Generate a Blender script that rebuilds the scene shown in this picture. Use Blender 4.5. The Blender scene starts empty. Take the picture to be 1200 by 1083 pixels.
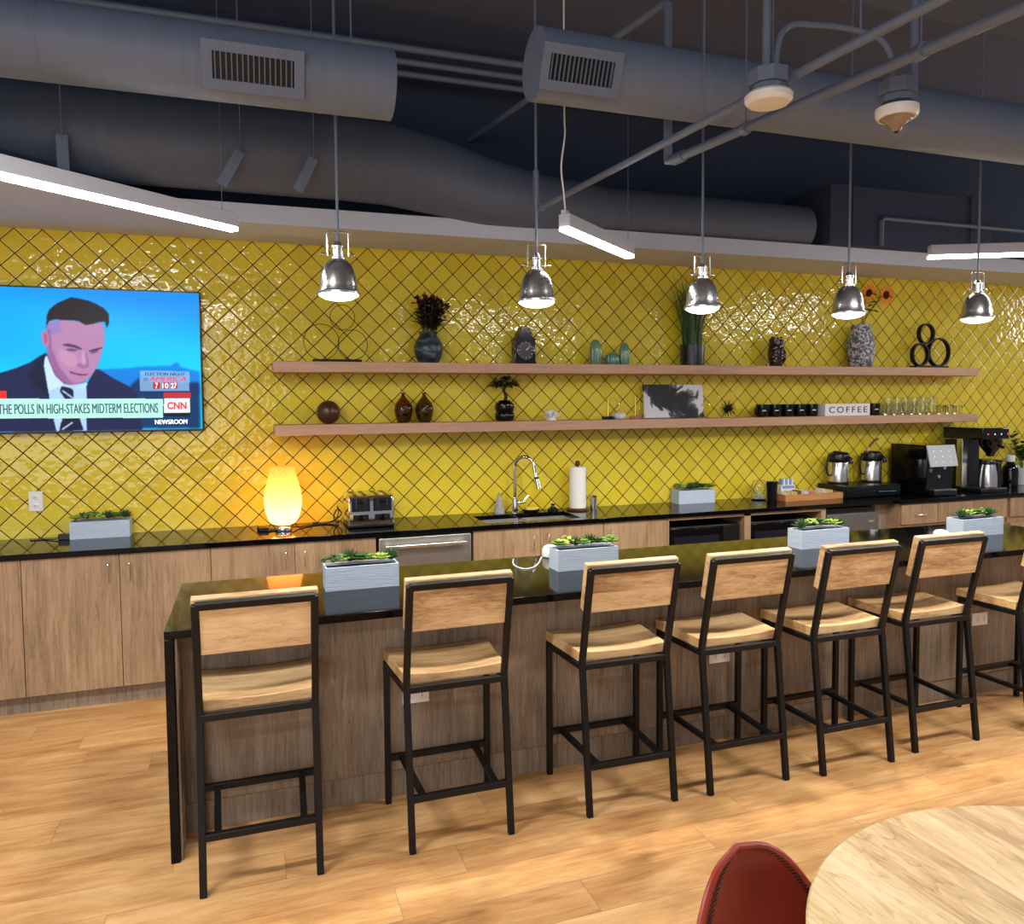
import bpy, bmesh, math, random
from mathutils import Vector, Matrix, Euler, noise
PI = math.pi
random.seed(11)
SC = bpy.context.scene
COL = SC.collection

# ------------------------------------------------------------------ helpers
def s2l(c):
    def f(v):
        v /= 255.0
        return v/12.92 if v <= 0.04045 else ((v+0.055)/1.055)**2.4
    return (f(c[0]), f(c[1]), f(c[2]), 1.0)

class MB:
    def __init__(self): self.bm = bmesh.new()
    def face(self, vs, flip=False):
        try: self.bm.faces.new(vs if not flip else vs[::-1])
        except ValueError: pass
    def box(self, x0, x1, y0, y1, z0, z1, M=None):
        co = [(x0,y0,z0),(x1,y0,z0),(x1,y1,z0),(x0,y1,z0),(x0,y0,z1),(x1,y0,z1),(x1,y1,z1),(x0,y1,z1)]
        v = [self.bm.verts.new(M @ Vector(c) if M else c) for c in co]
        for f in ((3,2,1,0),(4,5,6,7),(0,1,5,4),(1,2,6,5),(2,3,7,6),(3,0,4,7)): self.face([v[i] for i in f])
        return self
    def hexa(self, co):
        v = [self.bm.verts.new(c) for c in co]
        for f in ((3,2,1,0),(4,5,6,7),(0,1,5,4),(1,2,6,5),(2,3,7,6),(3,0,4,7)): self.face([v[i] for i in f])
        return self
    def bar(self, p, q, w, h, up=(0,0,1)):
        p, q = Vector(p), Vector(q); d = (q-p).normalized(); up = Vector(up)
        if abs(d.dot(up)) > .99: up = Vector((0,1,0))
        s = d.cross(up).normalized(); u = s.cross(d).normalized()
        co = []
        for c in (p, q):
            for a, b in ((-1,-1),(1,-1),(1,1),(-1,1)): co.append(c + s*(a*w/2) + u*(b*h/2))
        v = [self.bm.verts.new(c) for c in co]
        for f in ((3,2,1,0),(4,5,6,7),(0,1,5,4),(1,2,6,5),(2,3,7,6),(3,0,4,7)): self.face([v[i] for i in f])
        return self
    def tube(self, path, r, seg=10, cap=True, closed=False):
        P = [Vector(p) for p in path]; n = len(P)
        R = r if isinstance(r, (list, tuple)) else [r]*n
        rings = []; prev = None
        for i in range(n):
            if closed: d = (P[(i+1)%n]-P[i-1]).normalized()
            else: d = (P[min(i+1,n-1)]-P[max(i-1,0)]).normalized()
            if prev is None:
                a = Vector((0,0,1)) if abs(d.z) < .9 else Vector((1,0,0))
                s = d.cross(a).normalized()
            else:
                s = (prev - d*prev.dot(d))
                s = s.normalized() if s.length > 1e-6 else d.orthogonal().normalized()
            prev = s; u = d.cross(s)
            rings.append([self.bm.verts.new(P[i] + (s*math.cos(2*PI*k/seg)+u*math.sin(2*PI*k/seg))*R[i]) for k in range(seg)])
        for i in range(n if closed else n-1):
            A, B = rings[i], rings[(i+1)%n]
            for k in range(seg): self.face([A[k], A[(k+1)%seg], B[(k+1)%seg], B[k]])
        if cap and not closed:
            self.face(rings[0][::-1]); self.face(rings[-1])
        return self
    def lathe(self, prof, c=(0,0,0), seg=28, M=None, cap=True, sx=1, sy=1):
        c = Vector(c); rings = []
        for r, z in prof:
            rg = []
            for k in range(seg):
                p = Vector((r*math.cos(2*PI*k/seg)*sx, r*math.sin(2*PI*k/seg)*sy, z))
                if M: p = M @ p
                rg.append(self.bm.verts.new(p+c))
            rings.append(rg)
        for A, B in zip(rings[:-1], rings[1:]):
            for k in range(seg): self.face([A[k], A[(k+1)%seg], B[(k+1)%seg], B[k]])
        if cap:
            if prof[0][0] > 1e-5: self.face(rings[0][::-1])
            if prof[-1][0] > 1e-5: self.face(rings[-1])
        return self
    def prism(self, poly, y0, y1):
        # poly of (x,z), extruded along y
        A = [self.bm.verts.new((x,y0,z)) for x,z in poly]; B = [self.bm.verts.new((x,y1,z)) for x,z in poly]
        n = len(poly); self.face(A); self.face(B[::-1])
        for k in range(n): self.face([A[(k+1)%n], A[k], B[k], B[(k+1)%n]])
        return self
    def prismz(self, poly, z0, z1):
        A = [self.bm.verts.new((x,y,z0)) for x,y in poly]; B = [self.bm.verts.new((x,y,z1)) for x,y in poly]
        n = len(poly); self.face(A[::-1]); self.face(B)
        for k in range(n): self.face([A[k], A[(k+1)%n], B[(k+1)%n], B[k]])
        return self
    def ball(self, c, r, u=20, v=12, M=None):
        rx, ry, rz = r if isinstance(r, (tuple, list)) else (r,r,r)
        T = Matrix.Translation(Vector(c)) @ (M if M else Matrix.Identity(4)) @ Matrix.Diagonal((rx,ry,rz,1))
        bmesh.ops.create_uvsphere(self.bm, u_segments=u, v_segments=v, radius=1, matrix=T)
        return self
    def grid(self, fn, nu, nv):
        V = [[self.bm.verts.new(fn(i/nu, j/nv)) for j in range(nv+1)] for i in range(nu+1)]
        for i in range(nu):
            for j in range(nv): self.face([V[i][j], V[i+1][j], V[i+1][j+1], V[i][j+1]])
        return self
    def leaf(self, base, d, up, L, W, curl=0.15, n=5, th=0.0):
        # a pointed blade from base along d
        base, d, up = Vector(base), Vector(d).normalized(), Vector(up)
        s = d.cross(up)
        s = s.normalized() if s.length > 1e-4 else d.orthogonal().normalized()
        u = s.cross(d)
        rows = []
        for i in range(n+1):
            t = i/n; w = W*math.sin(PI*min(1, .12+.88*t)**.8)*.5 if i < n else .0004
            c = base + d*(L*t) + u*(curl*L*t*t)
            rows.append([self.bm.verts.new(c - s*w + u*w*.35), self.bm.verts.new(c), self.bm.verts.new(c + s*w + u*w*.35)])
        for A, B in zip(rows[:-1], rows[1:]):
            for k in range(2): self.face([A[k], A[k+1], B[k+1], B[k]])
        return self
    def build(self, name, mat, parent=None, bevel=0, seg=2, angle=35, loc=None, recalc=True, solid=0, subsurf=0):
        bm = self.bm
        bmesh.ops.remove_doubles(bm, verts=bm.verts, dist=1e-6)
        if recalc: bmesh.ops.recalc_face_normals(bm, faces=bm.faces)
        me = bpy.data.meshes.new(name); bm.to_mesh(me); bm.free()
        for p in me.polygons: p.use_smooth = True
        me.set_sharp_from_angle(angle=math.radians(angle))
        if mat: me.materials.append(mat)
        o = bpy.data.objects.new(name, me); COL.objects.link(o)
        if parent: o.parent = parent
        if loc: o.location = loc
        if solid:
            m = o.modifiers.new('solid','SOLIDIFY'); m.thickness = solid; m.offset = 0
        if subsurf:
            m = o.modifiers.new('sub','SUBSURF'); m.levels = m.render_levels = subsurf
        if bevel:
            m = o.modifiers.new('bevel','BEVEL'); m.width = bevel; m.segments = seg; m.limit_method = 'ANGLE'; m.angle_limit = math.radians(40)
        return o

def rot(rx=0, ry=0, rz=0): return Euler((rx,ry,rz)).to_matrix().to_4x4()
def T(x,y,z): return Matrix.Translation((x,y,z))

def tag(o, label, cat, group=None):
    o['label'] = label; o['category'] = cat
    if group: o['group'] = group
    return o
def thing(name, label, cat, loc=(0,0,0), rz=0, group=None):
    o = bpy.data.objects.new(name, None); COL.objects.link(o)
    o.location = loc; o.rotation_euler = (0,0,rz); o.empty_display_size = .05
    return tag(o, label, cat, group)
def structure(o): o['kind'] = 'structure'; return o
def kids(o): return list(o.children)
def dup(root, loc, rz, label, group=None):
    r = root.copy(); COL.objects.link(r); r.location = loc; r.rotation_euler = (0,0,rz); r['label'] = label
    if group: r['group'] = group
    def rec(a, b):
        for ch in kids(a):
            c = ch.copy(); COL.objects.link(c); c.parent = b
            rec(ch, c)
    rec(root, r)
    return r

def text_obj(name, body, x0, x1, z0, z1, y, mat, parent, shear=0, bold=0.0, depth=.0006, spacing=1.0, weight=0.0):
    """flat lettering fitted into the rectangle x0..x1, z0..z1 facing -y"""
    cu = bpy.data.curves.new(name, 'FONT'); cu.body = body; cu.size = 1; cu.offset = bold; cu.shear = shear
    cu.space_character = spacing; cu.extrude = .01
    o = bpy.data.objects.new(name, cu); COL.objects.link(o)
    dg = bpy.context.evaluated_depsgraph_get()
    me = bpy.data.meshes.new_from_object(o.evaluated_get(dg))
    bpy.data.objects.remove(o)
    xs = [v.co.x for v in me.vertices]; ys = [v.co.y for v in me.vertices]
    a, b, c, d = min(xs), max(xs), min(ys), max(ys)
    for v in me.vertices:
        x = x0 + (v.co.x-a)/(b-a)*(x1-x0); z = z0 + (v.co.y-c)/(d-c)*(z1-z0)
        v.co = (x, y - depth*(1 if v.co.z > 0 else 0), z)
    if weight:                                    # heavier strokes: the same letters again, a hair to the side
        b_ = bmesh.new(); b_.from_mesh(me)
        g = bmesh.ops.duplicate(b_, geom=b_.verts[:]+b_.edges[:]+b_.faces[:])
        bmesh.ops.translate(b_, verts=[v for v in g['geom'] if isinstance(v, bmesh.types.BMVert)], vec=(weight,-.0001,0))
        b_.to_mesh(me); b_.free()
    me.materials.clear(); me.materials.append(mat)
    o = bpy.data.objects.new(name, me); COL.objects.link(o)
    if parent: o.parent = parent
    return o

# ------------------------------------------------------------------ materials
def new(name):
    m = bpy.data.materials.new(name); m.use_nodes = True
    nt = m.node_tree; b = nt.nodes['Principled BSDF']
    return m, nt, b
def N(nt, t, **kw):
    n = nt.nodes.new(t)
    for k, v in kw.items():
        if k.startswith('i_'):
            n.inputs[k[2:].replace('_',' ')].default_value = v
        else: setattr(n, k, v)
    return n
def math_(nt, op, a, b=None, c=None):
    n = nt.nodes.new('ShaderNodeMath'); n.operation = op
    for i, v in enumerate((a, b, c)):
        if v is None: continue
        if isinstance(v, (int, float)): n.inputs[i].default_value = v
        else: nt.links.new(v, n.inputs[i])
    return n.outputs[0]
def mixc(nt, fac, a, b):
    n = nt.nodes.new('ShaderNodeMix'); n.data_type = 'RGBA'
    for s, v in ((0, fac), (6, a), (7, b)):
        if isinstance(v, (int, float, tuple)): n.inputs[s].default_value = v
        else: nt.links.new(v, n.inputs[s])
    return n.outputs[2]
def ramp(nt, fac, stops):
    n = nt.nodes.new('ShaderNodeValToRGB'); cr = n.color_ramp
    while len(cr.elements) < len(stops): cr.elements.new(.5)
    for e, (p, c) in zip(cr.elements, stops): e.position = p; e.color = c
    nt.links.new(fac, n.inputs[0])
    return n.outputs[0]
def plain(name, col, rough=.5, metal=0, var=.06, scale=30, bump=0, spec=.5, coat=0, trans=0, ior=1.45, alpha=1, lin=False):
    m, nt, b = new(name)
    c = col if lin else s2l(col)
    tc = N(nt, 'ShaderNodeTexCoord')
    nz = N(nt, 'ShaderNodeTexNoise'); nz.inputs['Scale'].default_value = scale; nz.inputs['Detail'].default_value = 3
    nt.links.new(tc.outputs['Object'], nz.inputs['Vector'])
    d = tuple(max(0,x*(1-var)) for x in c[:3])+(1,); e = tuple(min(1,x*(1+var)) for x in c[:3])+(1,)
    nt.links.new(mixc(nt, nz.outputs['Fac'], d, e), b.inputs['Base Color'])
    b.inputs['Roughness'].default_value = rough; b.inputs['Metallic'].default_value = metal
    b.inputs['Specular IOR Level'].default_value = spec; b.inputs['Coat Weight'].default_value = coat
    b.inputs['Transmission Weight'].default_value = trans; b.inputs['IOR'].default_value = ior
    if bump:
        bp = N(nt, 'ShaderNodeBump'); bp.inputs['Strength'].default_value = 1; bp.inputs['Distance'].default_value = bump
        nt.links.new(nz.outputs['Fac'], bp.inputs['Height']); nt.links.new(bp.outputs[0], b.inputs['Normal'])
    return m
def glow(name, col, strength, lin=False):
    m, nt, b = new(name)
    c = col if lin else s2l(col)
    b.inputs['Base Color'].default_value = c
    b.inputs['Emission Color'].default_value = c; b.inputs['Emission Strength'].default_value = strength
    b.inputs['Roughness'].default_value = .4
    return m
def wood(name, dark, mid, light, axis='x', grain=9, stretch=14, rough=.45, blotch=1.6, contrast=1.0, boards=None, bump=.0004):
    """grain stretched along the axis; every object gets its own figure; boards = board width across"""
    m, nt, b = new(name)
    tc = N(nt, 'ShaderNodeTexCoord'); oi = N(nt, 'ShaderNodeObjectInfo')
    off = N(nt, 'ShaderNodeVectorMath', operation='SCALE'); off.inputs[0].default_value = (37.1,21.7,53.3)
    nt.links.new(oi.outputs['Random'], off.inputs['Scale'])
    add = N(nt, 'ShaderNodeVectorMath', operation='ADD')
    nt.links.new(tc.outputs['Object'], add.inputs[0]); nt.links.new(off.outputs[0], add.inputs[1])
    vec = add.outputs[0]; cellval = None
    if boards:
        ax, w = boards
        sp = N(nt, 'ShaderNodeSeparateXYZ'); nt.links.new(vec, sp.inputs[0])
        cell = math_(nt, 'FLOOR', math_(nt, 'DIVIDE', sp.outputs['XYZ'.index(ax.upper())], w))
        wn = N(nt, 'ShaderNodeTexWhiteNoise', noise_dimensions='1D'); nt.links.new(cell, wn.inputs['W'])
        cellval = wn.outputs['Value']
        o2 = N(nt, 'ShaderNodeVectorMath', operation='SCALE'); o2.inputs[0].default_value = (11.3,17.9,7.7)
        nt.links.new(cellval, o2.inputs['Scale'])
        a2 = N(nt, 'ShaderNodeVectorMath', operation='ADD'); nt.links.new(vec, a2.inputs[0]); nt.links.new(o2.outputs[0], a2.inputs[1]); vec = a2.outputs[0]
    mp = N(nt, 'ShaderNodeMapping')
    mp.inputs['Scale'].default_value = tuple(1.0 if a == axis else stretch for a in 'xyz')
    nt.links.new(vec, mp.inputs['Vector'])
    n1 = N(nt, 'ShaderNodeTexNoise'); n1.inputs['Scale'].default_value = grain*.35; n1.inputs['Detail'].default_value = 8; n1.inputs['Roughness'].default_value = .65; n1.inputs['Distortion'].default_value = .6
    n2 = N(nt, 'ShaderNodeTexNoise'); n2.inputs['Scale'].default_value = blotch; n2.inputs['Detail'].default_value = 4; n2.inputs['Distortion'].default_value = .4
    n3 = N(nt, 'ShaderNodeTexNoise'); n3.inputs['Scale'].default_value = grain*1.7; n3.inputs['Detail'].default_value = 4
    mp2 = N(nt, 'ShaderNodeMapping'); mp2.inputs['Scale'].default_value = tuple(1.0 if a == axis else 3.5 for a in 'xyz')
    nt.links.new(vec, mp2.inputs['Vector'])
    nt.links.new(mp.outputs[0], n1.inputs['Vector']); nt.links.new(mp2.outputs[0], n2.inputs['Vector']); nt.links.new(mp.outputs[0], n3.inputs['Vector'])
    n3.inputs['Detail'].default_value = 6; n3.inputs['Roughness'].default_value = .7
    f = math_(nt, 'MULTIPLY_ADD', n1.outputs['Fac'], .42, math_(nt, 'MULTIPLY_ADD', n2.outputs['Fac'], .33, math_(nt, 'MULTIPLY', n3.outputs['Fac'], .25)))
    # thin dark growth lines following the figure
    n4 = N(nt, 'ShaderNodeTexNoise'); n4.inputs['Scale'].default_value = grain*.16; n4.inputs['Detail'].default_value = 3; n4.inputs['Distortion'].default_value = 1.2
    nt.links.new(mp.outputs[0], n4.inputs['Vector'])
    saw = math_(nt, 'FRACT', math_(nt, 'MULTIPLY', n4.outputs['Fac'], 9.0))
    f = math_(nt, 'SUBTRACT', f, math_(nt, 'MULTIPLY', math_(nt, 'POWER', saw, 5.0), .10))
    if cellval is not None:
        f = math_(nt, 'ADD', f, math_(nt, 'MULTIPLY', math_(nt, 'SUBTRACT', cellval, .5), .14))
    f = math_(nt, 'MULTIPLY_ADD', math_(nt, 'SUBTRACT', f, .5), contrast, .5)
    c = ramp(nt, f, [(.3, s2l(dark)), (.5, s2l(mid)), (.68, s2l(light))])
    nt.links.new(c, b.inputs['Base Color'])
    b.inputs['Roughness'].default_value = rough
    if bump:
        bp = N(nt, 'ShaderNodeBump'); bp.inputs['Strength'].default_value = 1; bp.inputs['Distance'].default_value = bump
        nt.links.new(f, bp.inputs['Height']); nt.links.new(bp.outputs[0], b.inputs['Normal'])
    return m

DT = .1508          # diagonal of one wall tile
HT = 2.797          # height of the soffit underside, where the tile rows start
def tile_mat():
    m, nt, b = new('glazed_tile')
    tc = N(nt, 'ShaderNodeTexCoord'); sp = N(nt, 'ShaderNodeSeparateXYZ'); nt.links.new(tc.outputs['Object'], sp.inputs[0])
    X = math_(nt, 'DIVIDE', sp.outputs[0], DT); Z = math_(nt, 'DIVIDE', math_(nt, 'SUBTRACT', HT, sp.outputs[2]), DT)
    a = math_(nt, 'ADD', X, Z); c = math_(nt, 'SUBTRACT', X, Z)
    fa = math_(nt, 'FRACT', a); fc = math_(nt, 'FRACT', c)
    ea = math_(nt, 'MINIMUM', fa, math_(nt, 'SUBTRACT', 1, fa)); ec = math_(nt, 'MINIMUM', fc, math_(nt, 'SUBTRACT', 1, fc))
    e = math_(nt, 'MINIMUM', ea, ec)
    cid = N(nt, 'ShaderNodeCombineXYZ'); nt.links.new(math_(nt, 'FLOOR', a), cid.inputs[0]); nt.links.new(math_(nt, 'FLOOR', c), cid.inputs[1])
    wn = N(nt, 'ShaderNodeTexWhiteNoise', noise_dimensions='3D'); nt.links.new(cid.outputs[0], wn.inputs['Vector'])
    wsep = N(nt, 'ShaderNodeSeparateColor'); nt.links.new(wn.outputs['Color'], wsep.inputs[0])
    col = ramp(nt, wn.outputs['Value'], [(0, s2l((214,190,50))), (.45, s2l((226,202,58))), (1, s2l((233,211,72)))])
    # cloudy glaze inside each tile
    sc = N(nt, 'ShaderNodeVectorMath', operation='SCALE'); sc.inputs['Scale'].default_value = 9.0; nt.links.new(wn.outputs['Color'], sc.inputs[0])
    ad = N(nt, 'ShaderNodeVectorMath', operation='ADD'); nt.links.new(tc.outputs['Object'], ad.inputs[0]); nt.links.new(sc.outputs[0], ad.inputs[1])
    gl = N(nt, 'ShaderNodeTexNoise'); gl.inputs['Scale'].default_value = 22; gl.inputs['Detail'].default_value = 4; nt.links.new(ad.outputs[0], gl.inputs['Vector'])
    col = mixc(nt, math_(nt, 'MULTIPLY', gl.outputs['Fac'], .35), col, s2l((204,178,40)))
    grout = math_(nt, 'LESS_THAN', e, .027)
    col = mixc(nt, grout, col, s2l((18,12,6)))
    nt.links.new(col, b.inputs['Base Color'])
    nt.links.new(math_(nt, 'MULTIPLY_ADD', grout, .8, .05), b.inputs['Roughness'])
    # handmade surface: soft waves, a slight tilt per tile and rounded edges
    wv = N(nt, 'ShaderNodeTexNoise'); wv.inputs['Scale'].default_value = 23; wv.inputs['Detail'].default_value = 1.0; wv.inputs['Roughness'].default_value = .4
    nt.links.new(ad.outputs[0], wv.inputs['Vector'])
    h = math_(nt, 'MULTIPLY', wv.outputs['Fac'], .0037)
    h = math_(nt, 'ADD', h, math_(nt, 'MULTIPLY', math_(nt, 'MULTIPLY', math_(nt, 'SUBTRACT', fa, .5), math_(nt, 'SUBTRACT', wsep.outputs[0], .5)), .0026))
    h = math_(nt, 'ADD', h, math_(nt, 'MULTIPLY', math_(nt, 'MULTIPLY', math_(nt, 'SUBTRACT', fc, .5), math_(nt, 'SUBTRACT', wsep.outputs[1], .5)), .0026))
    mr = N(nt, 'ShaderNodeMapRange', interpolation_type='SMOOTHSTEP'); mr.inputs['From Min'].default_value = .012; mr.inputs['From Max'].default_value = .06; mr.inputs['To Max'].default_value = .0006
    nt.links.new(e, mr.inputs['Value']); h = math_(nt, 'ADD', h, mr.outputs[0])
    bp = N(nt, 'ShaderNodeBump'); bp.inputs['Strength'].default_value = 1; bp.inputs['Distance'].default_value = 1
    nt.links.new(h, bp.inputs['Height']); nt.links.new(bp.outputs[0], b.inputs['Normal'])
    return m
def floor_mat():
    m, nt, b = new('oak_plank_floor')
    tc = N(nt, 'ShaderNodeTexCoord'); sp = N(nt, 'ShaderNodeSeparateXYZ'); nt.links.new(tc.outputs['Object'], sp.inputs[0])
    W, L = .182, 1.22
    row = math_(nt, 'FLOOR', math_(nt, 'DIVIDE', sp.outputs[1], W))
    wr = N(nt, 'ShaderNodeTexWhiteNoise', noise_dimensions='1D'); nt.links.new(row, wr.inputs['W'])
    xs = math_(nt, 'ADD', math_(nt, 'DIVIDE', sp.outputs[0], L), math_(nt, 'MULTIPLY', wr.outputs['Value'], 7.0))
    cx = math_(nt, 'FLOOR', xs)
    fx = math_(nt, 'FRACT', xs); fy = math_(nt, 'FRACT', math_(nt, 'DIVIDE', sp.outputs[1], W))
    ex = math_(nt, 'MULTIPLY', math_(nt, 'MINIMUM', fx, math_(nt, 'SUBTRACT', 1, fx)), L); ey = math_(nt, 'MULTIPLY', math_(nt, 'MINIMUM', fy, math_(nt, 'SUBTRACT', 1, fy)), W)
    gap = math_(nt, 'LESS_THAN', math_(nt, 'MINIMUM', ex, ey), .0011)
    cid = N(nt, 'ShaderNodeCombineXYZ'); nt.links.new(row, cid.inputs[0]); nt.links.new(cx, cid.inputs[1])
    wn = N(nt, 'ShaderNodeTexWhiteNoise', noise_dimensions='3D'); nt.links.new(cid.outputs[0], wn.inputs['Vector'])
    sc = N(nt, 'ShaderNodeVectorMath', operation='SCALE'); sc.inputs['Scale'].default_value = 13.0; nt.links.new(wn.outputs['Color'], sc.inputs[0])
    ad = N(nt, 'ShaderNodeVectorMath', operation='ADD'); nt.links.new(tc.outputs['Object'], ad.inputs[0]); nt.links.new(sc.outputs[0], ad.inputs[1])
    mp = N(nt, 'ShaderNodeMapping'); mp.inputs['Scale'].default_value = (1, 9, 9); nt.links.new(ad.outputs[0], mp.inputs['Vector'])
    n1 = N(nt, 'ShaderNodeTexNoise'); n1.inputs['Scale'].default_value = 3.4; n1.inputs['Detail'].default_value = 10; n1.inputs['Roughness'].default_value = .68; n1.inputs['Distortion'].default_value = .8
    nt.links.new(mp.outputs[0], n1.inputs['Vector'])
    mp2 = N(nt, 'ShaderNodeMapping'); mp2.inputs['Scale'].default_value = (1, 3.2, 3); nt.links.new(ad.outputs[0], mp2.inputs['Vector'])
    n2 = N(nt, 'ShaderNodeTexNoise'); n2.inputs['Scale'].default_value = 1.7; n2.inputs['Detail'].default_value = 5; n2.inputs['Distortion'].default_value = 1.0
    nt.links.new(mp2.outputs[0], n2.inputs['Vector'])
    f = math_(nt, 'MULTIPLY_ADD', n1.outputs['Fac'], .5, math_(nt, 'MULTIPLY', n2.outputs['Fac'], .5))
    f = math_(nt, 'ADD', f, math_(nt, 'MULTIPLY', math_(nt, 'SUBTRACT', wn.outputs['Value'], .5), .08))
    col = ramp(nt, f, [(.3, s2l((138,94,56))), (.43, s2l((184,134,82))), (.55, s2l((208,160,104))), (.68, s2l((226,182,128)))])
    col = mixc(nt, math_(nt, 'MULTIPLY', gap, .55), col, s2l((96,60,34)))
    nt.links.new(col, b.inputs['Base Color']); b.inputs['Roughness'].default_value = .42
    b.inputs['Specular IOR Level'].default_value = .35
    bp = N(nt, 'ShaderNodeBump'); bp.inputs['Strength'].default_value = .5; bp.inputs['Distance'].default_value = .0008
    nt.links.new(f, bp.inputs['Height']); nt.links.new(bp.outputs[0], b.inputs['Normal'])
    return m
def granite_mat():
    m, nt, b = new('black_granite')
    tc = N(nt, 'ShaderNodeTexCoord')
    n = N(nt, 'ShaderNodeTexNoise'); n.inputs['Scale'].default_value = 380; n.inputs['Detail'].default_value = 2; nt.links.new(tc.outputs['Object'], n.inputs['Vector'])
    v = N(nt, 'ShaderNodeTexNoise'); v.inputs['Scale'].default_value = 9; v.inputs['Detail'].default_value = 6; v.inputs['Distortion'].default_value = 1.2; nt.links.new(tc.outputs['Object'], v.inputs['Vector'])
    f = math_(nt, 'ADD', math_(nt, 'MULTIPLY', n.outputs['Fac'], .7), math_(nt, 'MULTIPLY', v.outputs['Fac'], .3))
    nt.links.new(ramp(nt, f, [(.45, (.0012,.0012,.0016,1)), (.62, (.004,.004,.005,1)), (.74, (.03,.03,.034,1))]), b.inputs['Base Color'])
    b.inputs['Roughness'].default_value = .08; b.inputs['Specular IOR Level'].default_value = .18
    return m
def brushed_mat(name, col, rough=.28, axis='z', metal=1):
    m, nt, b = new(name)
    tc = N(nt, 'ShaderNodeTexCoord'); mp = N(nt, 'ShaderNodeMapping')
    mp.inputs['Scale'].default_value = tuple(1 if a == axis else 60 for a in 'xyz'); nt.links.new(tc.outputs['Object'], mp.inputs['Vector'])
    n = N(nt, 'ShaderNodeTexNoise'); n.inputs['Scale'].default_value = 6; n.inputs['Detail'].default_value = 4; nt.links.new(mp.outputs[0], n.inputs['Vector'])
    c = s2l(col); nt.links.new(mixc(nt, n.outputs['Fac'], tuple(x*.85 for x in c[:3])+(1,), c), b.inputs['Base Color'])
    nt.links.new(math_(nt, 'MULTIPLY_ADD', n.outputs['Fac'], .08, rough-.04), b.inputs['Roughness'])
    b.inputs['Metallic'].default_value = metal
    return m
def glass_mat(name, col, rough=.02):
    m, nt, b = new(name)
    b.inputs['Base Color'].default_value = s2l(col); b.inputs['Transmission Weight'].default_value = 1
    b.inputs['Roughness'].default_value = rough; b.inputs['IOR'].default_value = 1.45
    return m
def paint_mat(name, col, rough=.55):
    """painted sheet metal / plaster with faint streaks"""
    m, nt, b = new(name)
    tc = N(nt, 'ShaderNodeTexCoord'); mp = N(nt, 'ShaderNodeMapping'); mp.inputs['Scale'].default_value = (6,1,1); nt.links.new(tc.outputs['Object'], mp.inputs['Vector'])
    n = N(nt, 'ShaderNodeTexNoise'); n.inputs['Scale'].default_value = 4; n.inputs['Detail'].default_value = 6; n.inputs['Roughness'].default_value = .7; nt.links.new(mp.outputs[0], n.inputs['Vector'])
    c = s2l(col); nt.links.new(mixc(nt, n.outputs['Fac'], tuple(x*.8 for x in c[:3])+(1,), tuple(min(1,x*1.15) for x in c[:3])+(1,)), b.inputs['Base Color'])
    b.inputs['Roughness'].default_value = rough
    return m
M = {}
M['tile'] = tile_mat(); M['floor'] = floor_mat(); M['granite'] = granite_mat()
M['laminate'] = wood('oak_laminate', (112,90,66), (156,127,97), (180,151,120), axis='z', grain=8, stretch=18, rough=.5, blotch=1.6, contrast=1.15)
M['laminate_x'] = wood('oak_laminate_lying', (112,90,66), (156,127,97), (180,151,120), axis='x', grain=10, stretch=11, rough=.5, blotch=1.3, contrast=.8)
M['panel'] = wood('shaded_oak_laminate', (94,80,66), (138,121,103), (166,148,128), axis='z', grain=8, stretch=17, rough=.55, blotch=1.6, contrast=1.2)  # oak laminate greyed and darkened: shade under the island overhang put into its colour
M['panel_x'] = wood('shaded_oak_laminate_lying', (94,80,66), (138,121,103), (166,148,128), axis='z', grain=8, stretch=17, rough=.55, blotch=1.6, contrast=1.2)  # same shade-toned laminate colours for the base board
M['shelfwood'] = wood('pale_oak', (166,124,98), (192,150,122), (208,168,140), axis='x', grain=9, stretch=14, rough=.5, contrast=.8)
M['seatwood'] = wood('mango_wood', (148,112,76), (208,172,126), (230,200,156), axis='x', grain=14, stretch=7, rough=.45, blotch=3.2, contrast=1.25, boards=('z', .17))
M['seatwood2'] = wood('mango_wood_seat', (158,118,76), (208,170,120), (228,194,148), axis='x', grain=14, stretch=7, rough=.42, blotch=2.8, contrast=1.1, boards=('y', .15))
M['tablewood'] = wood('pale_mango_boards', (176,136,86), (216,182,130), (234,208,164), axis='y', grain=10, stretch=6, rough=.38, blotch=2.4, contrast=1.4, boards=('x', .165))
M['traywood'] = wood('tray_wood', (150,96,52), (186,128,76), (204,148,94), axis='x')
M['ballwood'] = wood('dark_turned_wood', (46,26,18), (78,44,30), (104,62,42), axis='z', rough=.3)
M['blackmetal'] = plain('black_powder_coat', (13,13,15), rough=.5, var=.1, scale=200, spec=.35)
M['steel'] = brushed_mat('brushed_steel', (222,220,218), .38, 'x')
M['steel_v'] = brushed_mat('brushed_nickel', (222,220,218), .24, 'z', .96)
M['chrome'] = plain('chrome', (225,225,228), rough=.08, metal=1, var=.02)
M['duct'] = paint_mat('grey_painted_duct', (112,126,152))
M['ductdark'] = paint_mat('dark_painted_duct', (86,97,118))
M['pipe'] = paint_mat('grey_painted_pipe', (108,120,144), .5)
M['deck'] = paint_mat('dark_ceiling_paint', (98,108,136), .8)
M['darkwall'] = paint_mat('dark_plenum_paint', (50,60,84), .9)
M['white'] = plain('white_paint', (198,205,222), rough=.7, var=.03)
M['whiteplastic'] = plain('white_plastic', (232,232,232), rough=.35, var=.02)
M['aluminium'] = plain('anodised_aluminium', (186,190,200), rough=.4, var=.03)
M['blackplastic'] = plain('black_plastic', (22,22,24), rough=.3, var=.15)
M['blackgloss'] = plain('black_gloss', (10,10,12), rough=.1, var=.2)
M['darkgrey'] = plain('graphite_metal', (96,94,92), rough=.4, metal=.3, var=.06)
M['leather'] = plain('oxblood_leather', (120,26,18), rough=.33, var=.35, scale=9, bump=.0006, spec=.5)
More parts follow.
